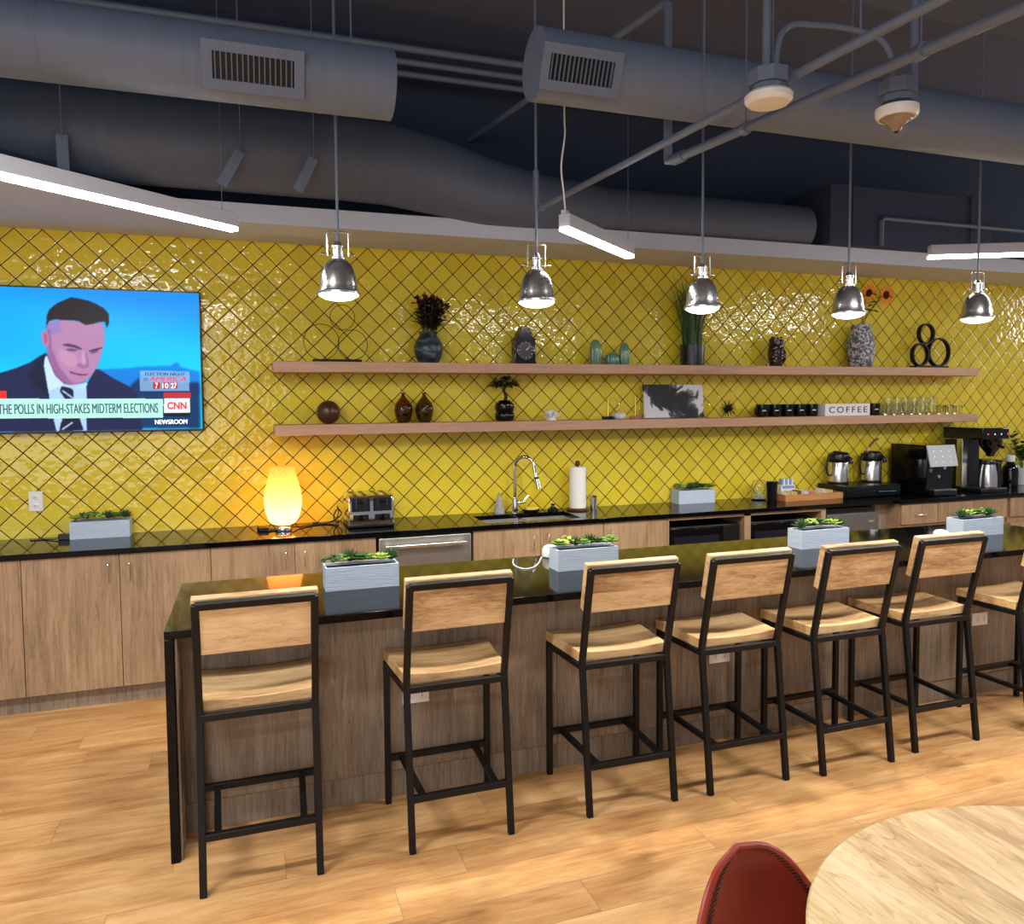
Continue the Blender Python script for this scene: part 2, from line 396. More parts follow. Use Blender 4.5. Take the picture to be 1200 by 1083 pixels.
M['leather_edge'] = plain('oxblood_leather_rim', (150,46,32), rough=.4, var=.2, scale=12)
M['thread'] = plain('pale_thread', (120,86,74), rough=.8)
M['soil'] = plain('dark_soil', (40,32,24), rough=.95, var=.4, scale=90, bump=.004)
M['leafA'] = plain('succulent_green', (92,128,46), rough=.45, var=.3, scale=40)
M['leafB'] = plain('pale_succulent_green', (150,172,76), rough=.45, var=.25, scale=40)
M['leafC'] = plain('deep_succulent_green', (46,78,36), rough=.45, var=.3, scale=40)
M['grass'] = plain('grass_green', (58,92,42), rough=.5, var=.35, scale=20)
M['darkleaf'] = plain('dark_leaf', (26,30,24), rough=.4, var=.4, scale=30)
M['burgundy'] = plain('dried_burgundy', (66,22,26), rough=.7, var=.4, scale=40)
M['bark'] = plain('bark', (62,46,36), rough=.9, var=.3, scale=50, bump=.002)
M['petal'] = plain('sunflower_petal', (236,150,30), rough=.5, var=.2, scale=60)
M['seed'] = plain('sunflower_centre', (48,24,14), rough=.9, var=.4, scale=200, bump=.002)
M['stem'] = plain('stem_green', (70,96,44), rough=.5, var=.2)
M['screen_black'] = plain('bezel_black', (12,13,16), rough=.25)
M['gold'] = plain('gold_wire', (212,170,92), rough=.25, metal=1)
M['coral'] = plain('white_coral', (226,226,222), rough=.6, var=.08, scale=120)
M['pebble'] = plain('pale_stone', (206,206,200), rough=.5, var=.1)
M['rose'] = plain('rose_wood', (170,104,92), rough=.5)
M['navy'] = plain('navy_glaze', (24,26,36), rough=.25)
M['paper'] = plain('paper_towel', (236,234,230), rough=.9, var=.02, scale=60, bump=.001)
M['sponge'] = plain('yellow_sponge', (218,196,70), rough=.95, var=.15, scale=200, bump=.002)
M['clear'] = glass_mat('clear_glass', (250,252,250))
M['amber'] = glass_mat('brown_glass', (172,140,116), .03)
M['olive'] = glass_mat('olive_glass', (160,146,108), .03)
M['packetA'] = plain('white_paper', (228,226,222), rough=.7)
M['packetB'] = plain('blue_paper', (130,156,208), rough=.7)
M['packetC'] = plain('pink_paper', (222,150,166), rough=.7)
M['packetD'] = plain('cream_paper', (226,208,150), rough=.7)
M['packetE'] = plain('brown_paper', (150,96,64), rough=.7)
M['cactus'] = plain('celadon_glaze', (104,140,112), rough=.2, var=.2, scale=25, coat=.4)
M['cactus2'] = plain('blue_celadon_glaze', (84,134,120), rough=.2, var=.2, scale=25, coat=.4)
M['lens'] = glow('led_lens', (255,252,248), 26.0)
M['bulb'] = glow('pendant_lens', (255,246,228), 14.0)
M['dot'] = glow('lit_icon', (215,220,225), .5)
M['redlamp'] = glow('red_indicator', (230,40,30), 1.2)
def planter_mat():
    m, nt, b = new('ribbed_cast_planter')
    tc = N(nt, 'ShaderNodeTexCoord'); mp = N(nt, 'ShaderNodeMapping'); mp.inputs['Scale'].default_value = (3,3,55); nt.links.new(tc.outputs['Object'], mp.inputs['Vector'])
    n = N(nt, 'ShaderNodeTexNoise'); n.inputs['Scale'].default_value = 5; n.inputs['Detail'].default_value = 5; n.inputs['Distortion'].default_value = .5; nt.links.new(mp.outputs[0], n.inputs['Vector'])
    nt.links.new(mixc(nt, n.outputs['Fac'], s2l((160,178,202)), s2l((208,220,234))), b.inputs['Base Color']); b.inputs['Roughness'].default_value = .8
    bp = N(nt, 'ShaderNodeBump'); bp.inputs['Distance'].default_value = .004; nt.links.new(n.outputs['Fac'], bp.inputs['Height']); nt.links.new(bp.outputs[0], b.inputs['Normal'])
    return m
M['planter'] = planter_mat()
def terrazzo_mat():
    m, nt, b = new('chip_terrazzo')
    tc = N(nt, 'ShaderNodeTexCoord'); v = N(nt, 'ShaderNodeTexVoronoi'); v.inputs['Scale'].default_value = 62; nt.links.new(tc.outputs['Object'], v.inputs['Vector'])
    sp = N(nt, 'ShaderNodeSeparateColor'); nt.links.new(v.outputs['Color'], sp.inputs[0])
    nt.links.new(ramp(nt, sp.outputs[0], [(.0, s2l((66,66,76))), (.4, s2l((98,100,110))), (.62, s2l((140,142,150))), (.85, s2l((196,196,202)))]), b.inputs['Base Color']); b.inputs['Roughness'].default_value = .5
    bp = N(nt, 'ShaderNodeBump'); bp.inputs['Distance'].default_value = .003; nt.links.new(v.outputs['Distance'], bp.inputs['Height']); nt.links.new(bp.outputs[0], b.inputs['Normal'])
    return m
M['terrazzo'] = terrazzo_mat()
def glaze_mat():
    m, nt, b = new('blue_grey_reactive_glaze')
    tc = N(nt, 'ShaderNodeTexCoord'); n = N(nt, 'ShaderNodeTexNoise'); n.inputs['Scale'].default_value = 7; n.inputs['Detail'].default_value = 5; n.inputs['Distortion'].default_value = 1.5
    mp = N(nt, 'ShaderNodeMapping'); mp.inputs['Scale'].default_value = (1,1,3); nt.links.new(tc.outputs['Object'], mp.inputs['Vector']); nt.links.new(mp.outputs[0], n.inputs['Vector'])
    nt.links.new(ramp(nt, n.outputs['Fac'], [(.35, s2l((22,30,38))), (.5, s2l((48,62,72))), (.62, s2l((84,100,108)))]), b.inputs['Base Color']); b.inputs['Roughness'].default_value = .3
    return m
M['glaze'] = glaze_mat()
def owl_mat():
    m, nt, b = new('brown_mottled_glaze')
    tc = N(nt, 'ShaderNodeTexCoord'); v = N(nt, 'ShaderNodeTexVoronoi'); v.inputs['Scale'].default_value = 45; nt.links.new(tc.outputs['Object'], v.inputs['Vector'])
    nt.links.new(ramp(nt, v.outputs['Distance'], [(.1, s2l((92,62,48))), (.5, s2l((34,22,20)))]), b.inputs['Base Color']); b.inputs['Roughness'].default_value = .12
    bp = N(nt, 'ShaderNodeBump'); bp.inputs['Distance'].default_value = .004; nt.links.new(v.outputs['Distance'], bp.inputs['Height']); nt.links.new(bp.outputs[0], b.inputs['Normal'])
    return m
M['owl'] = owl_mat()
def canvas_mat():
    m, nt, b = new('poured_ink_canvas')
    tc = N(nt, 'ShaderNodeTexCoord'); n = N(nt, 'ShaderNodeTexNoise'); n.inputs['Scale'].default_value = 6.5; n.inputs['Detail'].default_value = 8; n.inputs['Distortion'].default_value = 1.4; nt.links.new(tc.outputs['Object'], n.inputs['Vector'])
    sp = N(nt, 'ShaderNodeSeparateXYZ'); nt.links.new(tc.outputs['Object'], sp.inputs[0])
    # dark band running from the upper left to the lower right
    d = math_(nt, 'ABSOLUTE', math_(nt, 'ADD', math_(nt, 'MULTIPLY', sp.outputs[0], .62), math_(nt, 'SUBTRACT', sp.outputs[2], .13)))
    f = math_(nt, 'ADD', math_(nt, 'MULTIPLY', d, 3.4), math_(nt, 'MULTIPLY', math_(nt, 'SUBTRACT', n.outputs['Fac'], .5), 1.9))
    nt.links.new(ramp(nt, f, [(.16, s2l((24,25,30))), (.34, s2l((58,60,68))), (.42, s2l((120,122,130))), (.5, s2l((216,216,220)))]), b.inputs['Base Color']); b.inputs['Roughness'].default_value = .6
    return m
M['canvas'] = canvas_mat()
def shade_mat():
    m, nt, b = new('amber_lamp_glass')
    tc = N(nt, 'ShaderNodeTexCoord'); n = N(nt, 'ShaderNodeTexNoise'); n.inputs['Scale'].default_value = 90; n.inputs['Detail'].default_value = 5; n.inputs['Roughness'].default_value = .75
    mp = N(nt, 'ShaderNodeMapping'); mp.inputs['Scale'].default_value = (1,1,.45); nt.links.new(tc.outputs['Object'], mp.inputs['Vector']); nt.links.new(mp.outputs[0], n.inputs['Vector'])
    col = mixc(nt, n.outputs['Fac'], s2l((214,104,30)), s2l((255,222,150)))
    tr = N(nt, 'ShaderNodeBsdfTranslucent'); nt.links.new(col, tr.inputs['Color'])
    df = N(nt, 'ShaderNodeBsdfDiffuse'); nt.links.new(col, df.inputs['Color'])
    mx = N(nt, 'ShaderNodeMixShader'); mx.inputs[0].default_value = .25; nt.links.new(tr.outputs[0], mx.inputs[1]); nt.links.new(df.outputs[0], mx.inputs[2])
    em = N(nt, 'ShaderNodeEmission'); em.inputs['Strength'].default_value = .5; em.inputs['Color'].default_value = s2l((255,150,40))
    ad = N(nt, 'ShaderNodeAddShader'); nt.links.new(mx.outputs[0], ad.inputs[0]); nt.links.new(em.outputs[0], ad.inputs[1])
    nt.links.new(ad.outputs[0], nt.nodes['Material Output'].inputs['Surface'])
    return m
M['shade'] = shade_mat()

# ================================================================== ROOM SHELL
structure(MB().box(-5,12,-10,0.0,-.06,0).build('floor', M['floor']))
structure(MB().box(-5,12,0,.12,0,HT+.02).build('wall_back', M['tile']))
structure(MB().box(-5,12,0,.12,HT+.02,4.3).build('wall_back_upper', M['darkwall']))
structure(MB().box(-5,12,-10,.12,4.25,4.35).build('ceiling', M['deck']))
structure(MB().box(-5,12,-2.75,-1.74,4.0,4.25).build('trim_1', M['deck']))           # dropped beam
# soffit: white band above the tiles whose front turns diagonally towards the room on the left
sp_ = [(-5,-.002),(12,-.002),(12,-.55),(.93,-.55),(.24,-1.14),(-1.9,-2.95),(-5,-2.95)]
structure(MB().prismz(sp_, HT, 2.908).build('trim_2', M['white']))

# ================================================================== BACK COUNTER
ZC = .915
def slot_mesh(x0,x1,y0,y1,z0,z1,hx0,hx1,hy0,hy1):
    mb = MB()
    mb.box(x0,hx0,y0,y1,z0,z1); mb.box(hx1,x1,y0,y1,z0,z1); mb.box(hx0,hx1,y0,hy0,z0,z1); mb.box(hx0,hx1,hy1,y1,z0,z1)
    return mb
ct = slot_mesh(-2.0,9.2,-.572,-.002,.885,ZC,2.80,3.50,-.49,-.15).build('countertop', M['granite'], bevel=.002)
tag(ct, 'long glossy black stone worktop running along the yellow tiled wall', 'countertop')

def handle_v(parent, x, z0, z1, y=-.552):
    MB().tube([(x,y,z0),(x,y-.026,z0+.006),(x,y-.028,z0+.012),(x,y-.028,z1-.012),(x,y-.026,z1-.006),(x,y,z1)], .0042, 8).build('handle', M['steel_v'], parent)
def handle_h(parent, x0, x1, z, y=-.552):
    MB().tube([(x0,y,z),(x0+.006,y-.024,z),(x0+.012,y-.028,z),(x1-.012,y-.028,z),(x1-.006,y-.024,z),(x1,y,z)], .0042, 8).build('handle', M['steel_v'], parent)
def cabinet(x0, x1, label, doors, sink=False):
    t = thing('base_cabinet', label, 'cabinet', (x0,0,0), group='oak base cabinets under the back counter'); w = x1-x0
    mb = MB()
    if sink: mb.box(.001,w-.001,-.532,-.004,.108,.70).box(.001,w-.001,-.532,-.51,.70,.883).box(.001,w-.001,-.10,-.004,.70,.883).box(.001,.09,-.51,-.10,.70,.883).box(w-.09,w-.001,-.51,-.10,.70,.883)
    else: mb.box(.001,w-.001,-.532,-.004,.108,.883)
    mb.build('carcass', M['laminate'], t)
    MB().box(.001,w-.001,-.49,-.02,0,.107).build('toe_kick', M['panel'], t)
    for (a, b, hx) in doors:
        d = MB().box(a-x0+.0018,b-x0-.0018,-.552,-.533,.112,.879).build('door', M['laminate'], t, bevel=.001)
        if hx is not None: handle_v(d, hx-x0, .726, .832)
    return t
cabinet(-.87,.1,'oak base cabinet cut off by the left picture edge',[(-.87,-.385,-.44),(-.385,.1,-.33)])
cabinet(.1,1.074,'oak two-door base cabinet beneath the television and leftmost planter',[(.1,.588,.533),(.588,1.074,.643)])
cabinet(1.074,2.05,'oak two-door base cabinet beneath the glowing lamp, left of the dishwasher',[(1.074,1.554,1.50),(1.554,2.05,1.61)])
cabinet(2.69,3.637,'oak two-door base cabinet beneath the sink, right of the dishwasher',[(2.69,3.163,3.108),(3.163,3.637,3.217)],True)
cabinet(3.64,4.147,'oak single-door base cabinet between sink cabinet and black niches',[(3.64,4.147,3.695)])

# dishwasher
t = thing('dishwasher', 'stainless steel dishwasher with a bar handle below the toaster', 'dishwasher', (2.06,0,0))
MB().box(0,.62,-.53,-.01,.1,.882).build('body', M['blackplastic'], t)
MB().box(.008,.612,-.556,-.531,.115,.868).build('door', M['steel'], t, bevel=.003)
MB().tube([(.04,-.6,.82),(.57,-.6,.82)], .0125, 14).tube([(.075,-.557,.82),(.075,-.6,.82)], .014, 12).tube([(.535,-.557,.82),(.535,-.6,.82)], .014, 12).build('handle', M['steel_v'], t)
MB().box(0,.62,-.5,-.05,0,.1).build('toe_kick', M['blackplastic'], t)

# open niche cabinet with two black microwaves
t = thing('niche_cabinet', 'oak open cabinet with two niches holding black microwaves', 'cabinet', (4.15,0,0))
mb = MB(); mb.box(.0,.012,-.55,-.004,.108,.883); mb.box(1.365,1.408,-.55,-.004,.108,.883); mb.box(.655,.712,-.55,-.004,.36,.883)
mb.box(.012,1.365,-.55,-.004,.862,.883); mb.box(.012,1.365,-.55,-.004,.345,.36); mb.box(.012,1.365,-.02,-.004,.36,.862)
mb.build('carcass', M['laminate'], t)
MB().box(.002,.70,-.552,-.533,.112,.342).build('door', M['laminate'], t, bevel=.001)
MB().box(.704,1.406,-.552,-.533,.112,.342).build('door', M['laminate'], t, bevel=.001)
MB().box(0,1.408,-.49,-.02,0,.107).build('toe_kick', M['panel'], t)
def microwave(x0, x1, label):
    t = thing('microwave', label, 'microwave', (x0,0,.361), group='black microwaves in the niches'); w = x1-x0
    MB().box(0,w,-.50,-.06,.012,.44).build('body', M['blackplastic'], t, bevel=.006)
    MB().box(.006,w*.76,-.517,-.501,.02,.43).build('door', M['blackgloss'], t, bevel=.003)
    MB().box(.05,w*.70,-.5185,-.5172,.08,.37).build('window', M['navy'], t)
    MB().box(w*.77,w-.006,-.515,-.501,.02,.43).build('control_panel', M['blackplastic'], t, bevel=.002)
    for fx in (.05,w-.05): MB().lathe([(.015,0),(.015,.012)], (fx,-.4,0), 12).build('foot', M['blackplastic'], t)
microwave(4.175,4.79,'black microwave in the left niche under the counter')
microwave(4.875,5.50,'black microwave in the right niche beside the small fridge')
# under-counter fridge
t = thing('mini_fridge', 'dark grey under-counter fridge with a small logo plate', 'fridge', (5.56,0,0))
MB().box(.01,.53,-.50,-.02,.03,.862).build('body', M['blackplastic'], t)
MB().box(.014,.526,-.553,-.501,.05,.825).build('door', M['darkgrey'], t, bevel=.006)
MB().prism([(.42,.748),(.47,.748),(.478,.756),(.47,.764),(.42,.764),(.412,.756)],-.556,-.5535).build('badge', M['chrome'], t)
for fx in (.05,.49): MB().lathe([(.02,0),(.02,.03)], (fx,-.45,0), 12).build('foot', M['blackplastic'], t)
MB().box(.53,.70,-.47,-.01,0,.884,T(5.56,0,0)).build('filler_panel', M['panel']); tag(bpy.data.objects['filler_panel'],'recessed brown filler panel between the small fridge and the drawers','panel')
# drawers
def drawer_unit(x0, x1, n, label):
    t = thing('drawer_cabinet', label, 'cabinet', (x0,0,0), group='oak drawer cabinets at the right'); w = x1-x0
    MB().box(.0,w,-.575,-.004,.108,.884).build('carcass', M['laminate'], t)
    MB().box(.0,w,-.5,-.02,0,.107).build('toe_kick', M['panel'], t)
    dw = (w-.02)/n
    for k in range(n):
        a = .01+k*dw
        d = MB().box(a+.002,a+dw-.002,-.596,-.576,.712,.872).build('drawer', M['laminate'], t, bevel=.001)
        handle_h(d, a+dw/2-.055, a+dw/2+.055, .79, -.596)
        d2 = MB().box(a+.002,a+dw-.002,-.596,-.576,.115,.66).build('door', M['laminate'], t, bevel=.001)
        handle_v(d2, a+.06 if k % 2 else a+dw-.06, .5, .61, -.596)
drawer_unit(6.262,7.44,3,'oak cabinet with a row of three drawers under the coffee machines')
drawer_unit(7.46,8.3,2,'oak drawer cabinet cut by the right picture edge beside three-drawer cabinet')
ct2 = MB().box(6.24,9.2,-.612,-.573,.885,ZC).build('counter_edge_strip', M['granite'], bevel=.002)
tag(ct2,'black stone front strip of the worktop above the drawers','countertop')

# ================================================================== SHELVES
def shelf(z, label):
    o = MB().box(1.462,7.49,-.25,-.002,z-.07,z).build('floating_shelf', M['shelfwood'], bevel=.004)
    tag(o, label, 'shelf', 'pale oak floating shelves on the tiled wall')
ZU, ZL = 2.002, 1.592
shelf(ZU,'upper pale oak floating shelf holding vases, clock and cacti'); shelf(ZL,'lower pale oak floating shelf holding mugs, glasses and ink picture')

# wall outlet
def outlet(x, y, z, label, horizontal=False, parent=None):
    t = thing('wall_outlet', label, 'outlet', (x,y,z), group='white power outlets')
    w, h = (.118,.074) if horizontal else (.076,.122)
    MB().box(-w/2,w/2,-.007,-.0005,-h/2,h/2).build('cover_plate', M['whiteplastic'], t, bevel=.002)
    for s in (-1,1):
        cx, cz = (s*.026,0) if horizontal else (0,s*.026)
        r = MB().lathe([(.0165,0),(.0165,.0022),(.015,.003)], (0,0,0), 20, M=T(cx,-.007,cz) @ rot(PI/2,0,0)).build('socket', M['whiteplastic'], t)
        for q in (-1,1):
            a, c = ((0,q*.006) if horizontal else (q*.006,0))
            MB().box(cx+a-.0015,cx+a+.0015,-.0108,-.0099,cz+c-.004,cz+c+.004).build('slot', M['blackplastic'], r)
outlet(.058,0,1.142,'white double power outlet on yellow tiles below the television')

# ================================================================== TELEVISION
TVP = {'screen': [(-0.065, 2.435), (1.024, 2.435), (1.012, 1.575), (-0.097, 1.576)], 'land': [(0.405, 1.947), (0.583, 1.957), (0.704, 1.971), (0.847, 1.973), (0.874, 1.998), (0.889, 1.995), (0.904, 1.967), (1.013, 1.94), (1.018, 1.792), (0.42, 1.794)], 'land2': [(0.62, 1.86), (0.671, 1.905), (0.762, 1.86), (1.011, 1.872), (1.012, 1.575), (0.472, 1.585)], 'suit': [(-0.265, 1.901), (-0.084, 1.925), (-0.001, 1.955), (0.074, 1.99), (0.127, 2.031), (0.158, 2.047), (0.194, 1.946), (0.219, 1.838), (0.363, 1.838), (0.415, 1.953), (0.444, 1.948), (0.521, 1.893), (0.599, 1.849), (0.639, 1.816), (0.667, 1.749), (0.671, 1.559), (-0.277, 1.578)], 'lapel_shadow': [(0.158, 2.047), (0.102, 1.988), (0.052, 1.902), (0.089, 1.876), (0.074, 1.86), (0.165, 1.774), (0.156, 1.86)], 'shirt': [(0.152, 2.026), (0.162, 2.031), (0.194, 1.924), (0.239, 1.86), (0.354, 1.86), (0.364, 1.871), (0.368, 1.816), (0.36, 1.565), (0.198, 1.568), (0.176, 1.688), (0.162, 1.817), (0.143, 1.967)], 'collarL': [(0.161, 2.026), (0.147, 1.999), (0.162, 1.817), (0.224, 1.844), (0.248, 1.86), (0.202, 1.903)], 'collarR': [(0.354, 1.865), (0.364, 1.871), (0.373, 1.86), (0.351, 1.817), (0.305, 1.833)], 'tie': [(0.234, 1.847), (0.286, 1.833), (0.297, 1.817), (0.293, 1.762), (0.344, 1.577), (0.21, 1.568), (0.227, 1.644), (0.259, 1.752), (0.223, 1.817)], 'stripe1': [(0.233, 1.817), (0.239, 1.825), (0.293, 1.779), (0.289, 1.769)], 'stripe2': [(0.192, 1.612), (0.195, 1.644), (0.232, 1.649), (0.226, 1.628)], 'stripe3': [(0.229, 1.577), (0.225, 1.586), (0.283, 1.63), (0.29, 1.623)], 'neck': [(0.165, 2.053), (0.171, 2.096), (0.225, 2.0), (0.365, 1.904), (0.366, 1.871), (0.286, 1.854), (0.239, 1.86), (0.194, 1.924), (0.166, 1.999)], 'face': [(0.167, 2.191), (0.176, 2.234), (0.252, 2.252), (0.338, 2.239), (0.415, 2.232), (0.468, 2.237), (0.481, 2.188), (0.474, 2.112), (0.457, 2.046), (0.441, 1.991), (0.42, 1.947), (0.394, 1.904), (0.354, 1.871), (0.315, 1.858), (0.277, 1.862), (0.231, 1.903), (0.195, 1.967), (0.171, 2.042), (0.165, 2.117)], 'faceshade': [(0.167, 2.191), (0.184, 2.192), (0.189, 2.074), (0.223, 1.968), (0.278, 1.882), (0.306, 1.858), (0.277, 1.862), (0.231, 1.903), (0.195, 1.967), (0.171, 2.042)], 'cheek': [(0.227, 2.075), (0.312, 2.044), (0.329, 1.968), (0.271, 1.968), (0.225, 2.011)], 'temple': [(0.168, 2.223), (0.233, 2.247), (0.25, 2.183), (0.211, 2.16), (0.178, 2.149), (0.163, 2.181)], 'ear': [(0.138, 2.17), (0.146, 2.182), (0.167, 2.181), (0.175, 2.149), (0.173, 2.09), (0.159, 2.079), (0.143, 2.1), (0.137, 2.132)], 'earin': [(0.15, 2.159), (0.162, 2.165), (0.168, 2.133), (0.16, 2.101), (0.152, 2.122)], 'hair': [(0.162, 2.191), (0.17, 2.271), (0.184, 2.309), (0.227, 2.348), (0.304, 2.386), (0.352, 2.379), (0.4, 2.368), (0.438, 2.35), (0.481, 2.324), (0.504, 2.292), (0.504, 2.232), (0.49, 2.205), (0.483, 2.243), (0.454, 2.242), (0.415, 2.228), (0.376, 2.22), (0.338, 2.244), (0.3, 2.248), (0.252, 2.247), (0.214, 2.251), (0.181, 2.24), (0.168, 2.213)], 'browL': [(0.242, 2.099), (0.276, 2.106), (0.318, 2.096), (0.353, 2.077), (0.346, 2.068), (0.308, 2.082), (0.266, 2.089)], 'browR': [(0.388, 2.065), (0.419, 2.076), (0.461, 2.087), (0.462, 2.079), (0.429, 2.065), (0.391, 2.056)], 'eyeL': [(0.263, 2.073), (0.294, 2.078), (0.322, 2.071), (0.332, 2.064), (0.298, 2.057), (0.272, 2.063)], 'eyeR': [(0.394, 2.054), (0.419, 2.065), (0.44, 2.068), (0.433, 2.054), (0.404, 2.045)], 'nose': [(0.36, 2.055), (0.379, 2.045), (0.387, 1.991), (0.384, 1.963), (0.357, 1.952), (0.319, 1.968), (0.315, 1.979), (0.344, 1.99)], 'noselit': [(0.353, 2.061), (0.365, 2.056), (0.373, 1.991), (0.358, 1.977), (0.344, 1.99)], 'mouth': [(0.275, 1.941), (0.318, 1.925), (0.366, 1.92), (0.385, 1.925), (0.37, 1.912), (0.327, 1.912), (0.284, 1.925)], 'lip': [(0.298, 1.911), (0.327, 1.908), (0.367, 1.91), (0.355, 1.89), (0.316, 1.888)], 'chin': [(0.287, 1.876), (0.325, 1.869), (0.364, 1.884), (0.349, 1.869), (0.315, 1.858)], 'banner': [(-0.444, 1.774), (0.795, 1.767), (0.793, 1.647), (-0.449, 1.657)], 'redtab': [(-0.143, 1.816), (-0.056, 1.818), (-0.058, 1.773), (-0.144, 1.773)], 'redbar': [(0.801, 1.806), (0.959, 1.806), (0.958, 1.772), (0.8, 1.773)], 'logobox': [(0.802, 1.77), (0.954, 1.77), (0.951, 1.676), (0.799, 1.678)], 'blackbar': [(0.799, 1.678), (0.951, 1.676), (0.951, 1.654), (0.799, 1.656)], 'panel': [(0.668, 1.943), (0.956, 1.942), (0.953, 1.815), (0.664, 1.816)], 'n1': [(0.741, 1.871), (0.782, 1.871), (0.781, 1.829), (0.74, 1.829)], 'n2': [(0.791, 1.871), (0.834, 1.872), (0.833, 1.829), (0.789, 1.829)], 'n3': [(0.841, 1.872), (0.884, 1.872), (0.882, 1.829), (0.84, 1.829)]}
TVT = {'caption': [(-0.104, 1.739), (0.764, 1.679)], 'n_text': [(0.82, 1.746), (0.933, 1.699)], 'tick': [(0.805, 1.673), (0.944, 1.657)], 'newsroom': [(0.745, 1.634), (0.932, 1.606)], 'el': [(0.695, 1.933), (0.931, 1.912)], 'inn': [(0.688, 1.905), (0.713, 1.88)], 'am': [(0.718, 1.907), (0.933, 1.878)], 't7': [(0.754, 1.867), (0.769, 1.832)], 't10': [(0.794, 1.867), (0.829, 1.832)], 't27': [(0.844, 1.867), (0.879, 1.832)]}
t = thing('television', 'wall-mounted flat television showing a newsreader in a dark suit', 'television', (0,0,0))
tx0, tx1, tz0, tz1 = -.522, 1.032, 1.560, 2.446
MB().box(tx0,tx1,-.062,-.03,tz0,tz1).build('casing', M['screen_black'], t, bevel=.004)
MB().box(tx0+.35,tx1-.35,-.03,-.002,tz0+.2,tz1-.2).build('wall_bracket', M['blackplastic'], t)
import numpy as np
def screen_mesh():
    nx, nz = 470, 262
    x = np.linspace(tx0+.009, tx1-.009, nx+1); z = np.linspace(tz0+.013, tz1-.009, nz+1)
    X, Zz = np.meshgrid(x, z)
    fz = (Zz-tz0)/(tz1-tz0)
    def lerp(a, b, f): return np.array(a)[None,None,:]*(1-f[...,None]) + np.array(b)[None,None,:]*f[...,None]
    img = lerp((0,205,255),(0,152,255),np.clip((fz-.45)/.5,0,1)**1.0)
    img += 10*np.sin(X*3+fz*9)[...,None]
    def inside(P):
        r = np.zeros(X.shape, bool); n = len(P); j = n-1
        for i in range(n):
            xi, zi = P[i]; xj, zj = P[j]
            c = ((zi > Zz) != (zj > Zz)) & (X < (xj-xi)*(Zz-zi)/((zj-zi) or 1e-9)+xi); r ^= c; j = i
        return r.astype(float)
    def blur(a, k):
        for _ in range(k):
            a = (a + np.roll(a,1,0)+np.roll(a,-1,0)+np.roll(a,1,1)+np.roll(a,-1,1))/5
        return a
    def paint(k, c, b=1, op=1.0, c2=None):
        nonlocal img
        m = blur(inside(TVP[k]), b)[...,None]*op
        cc = np.array(c, float)[None,None,:]
        img = img*(1-m) + cc*m
    paint('land',(0,120,225),6,.85); paint('land2',(10,40,90),10,.9)
    paint('suit',(30,34,78),2); paint('lapel_shadow',(18,20,52),3,.8)
    paint('shirt',(176,214,250),1); paint('neck',(150,96,140),2)
    paint('face',(186,134,178),2); paint('temple',(140,130,200),6,.7); paint('faceshade',(140,92,148),7,.8); paint('cheek',(206,150,186),9,.8)
    paint('ear',(196,120,160),1); paint('earin',(140,84,120),2,.7)
    paint('hair',(34,28,36),2); paint('browL',(64,50,76),1,.85); paint('browR',(64,50,76),1,.85)
    paint('eyeL',(92,66,104),2,.8); paint('eyeR',(92,66,104),2,.8)
    paint('nose',(150,98,150),2,.7); paint('noselit',(216,166,196),3,.8)
    paint('mouth',(110,50,84),1,.85); paint('lip',(190,124,160),2,.6); paint('chin',(150,98,150),3,.5)
    paint('collarL',(206,232,255),1); paint('collarR',(190,222,252),1); paint('tie',(22,26,58),1)
    for k in ('stripe1','stripe2','stripe3'): paint(k,(196,216,246),1,.9)
    paint('banner',(190,250,232),0); paint('redtab',(238,50,44),0)
    paint('panel',(150,196,236),1,.8); paint('redbar',(206,44,52),0); paint('logobox',(236,246,250),0); paint('blackbar',(10,20,30),0)
    for k in ('n1','n2','n3'): paint(k,(200,40,66),0)
    img = np.clip(img,0,255)/255.0
    lin = np.where(img <= .04045, img/12.92, ((img+.055)/1.055)**2.4)
    me = bpy.data.meshes.new('screen')
    nv = (nx+1)*(nz+1)
    co = np.stack([X.ravel(), np.full(nv,-.0632), Zz.ravel()],1)
    idx = np.arange(nv).reshape(nz+1,nx+1)
    q = np.stack([idx[:-1,:-1],idx[:-1,1:],idx[1:,1:],idx[1:,:-1]],-1).reshape(-1,4)
    me.vertices.add(nv); me.vertices.foreach_set('co', co.ravel())
    me.loops.add(q.size); me.loops.foreach_set('vertex_index', q.ravel().astype(np.int32))
    me.polygons.add(len(q)); me.polygons.foreach_set('loop_start', np.arange(0,q.size,4,dtype=np.int32))
    me.update(calc_edges=True)
    at = me.color_attributes.new('picture','FLOAT_COLOR','POINT')
    at.data.foreach_set('color', np.concatenate([lin.reshape(-1,3), np.ones((nv,1))],1).ravel().astype(np.float32))
    m, nt, b = new('television_picture')
    a = N(nt,'ShaderNodeVertexColor', layer_name='picture')
    b.inputs['Base Color'].default_value = (.004,.004,.004,1); b.inputs['Roughness'].default_value = .3; b.inputs['Specular IOR Level'].default_value = .12
    nt.links.new(a.outputs['Color'], b.inputs['Emission Color']); b.inputs['Emission Strength'].default_value = 1.0
    me.materials.append(m)
    o = bpy.data.objects.new('screen', me); COL.objects.link(o); return o
scr = screen_mesh(); scr.parent = t
def tv_text(key, body, mat, **k):
    (x0, z1), (x1, z0) = TVT[key]
    return text_obj('caption_lettering', body, x0, x1, z0, z1, -.0638, mat, scr, **k)
tvdark = glow('caption_teal', (16,70,84), .8); tvred = glow('logo_red', (206,32,60), .9); tvwhite = glow('caption_white', (240,250,255), 1.0); tvnavy = glow('caption_navy', (20,40,110), .8)
tv_text('caption','THE POLLS IN HIGH-STAKES MIDTERM ELECTIONS', tvdark, weight=.0022)
tv_text('n_text','CNN', tvred, bold=.04)
tv_text('newsroom','NEWSROOM', tvwhite, weight=.0022)
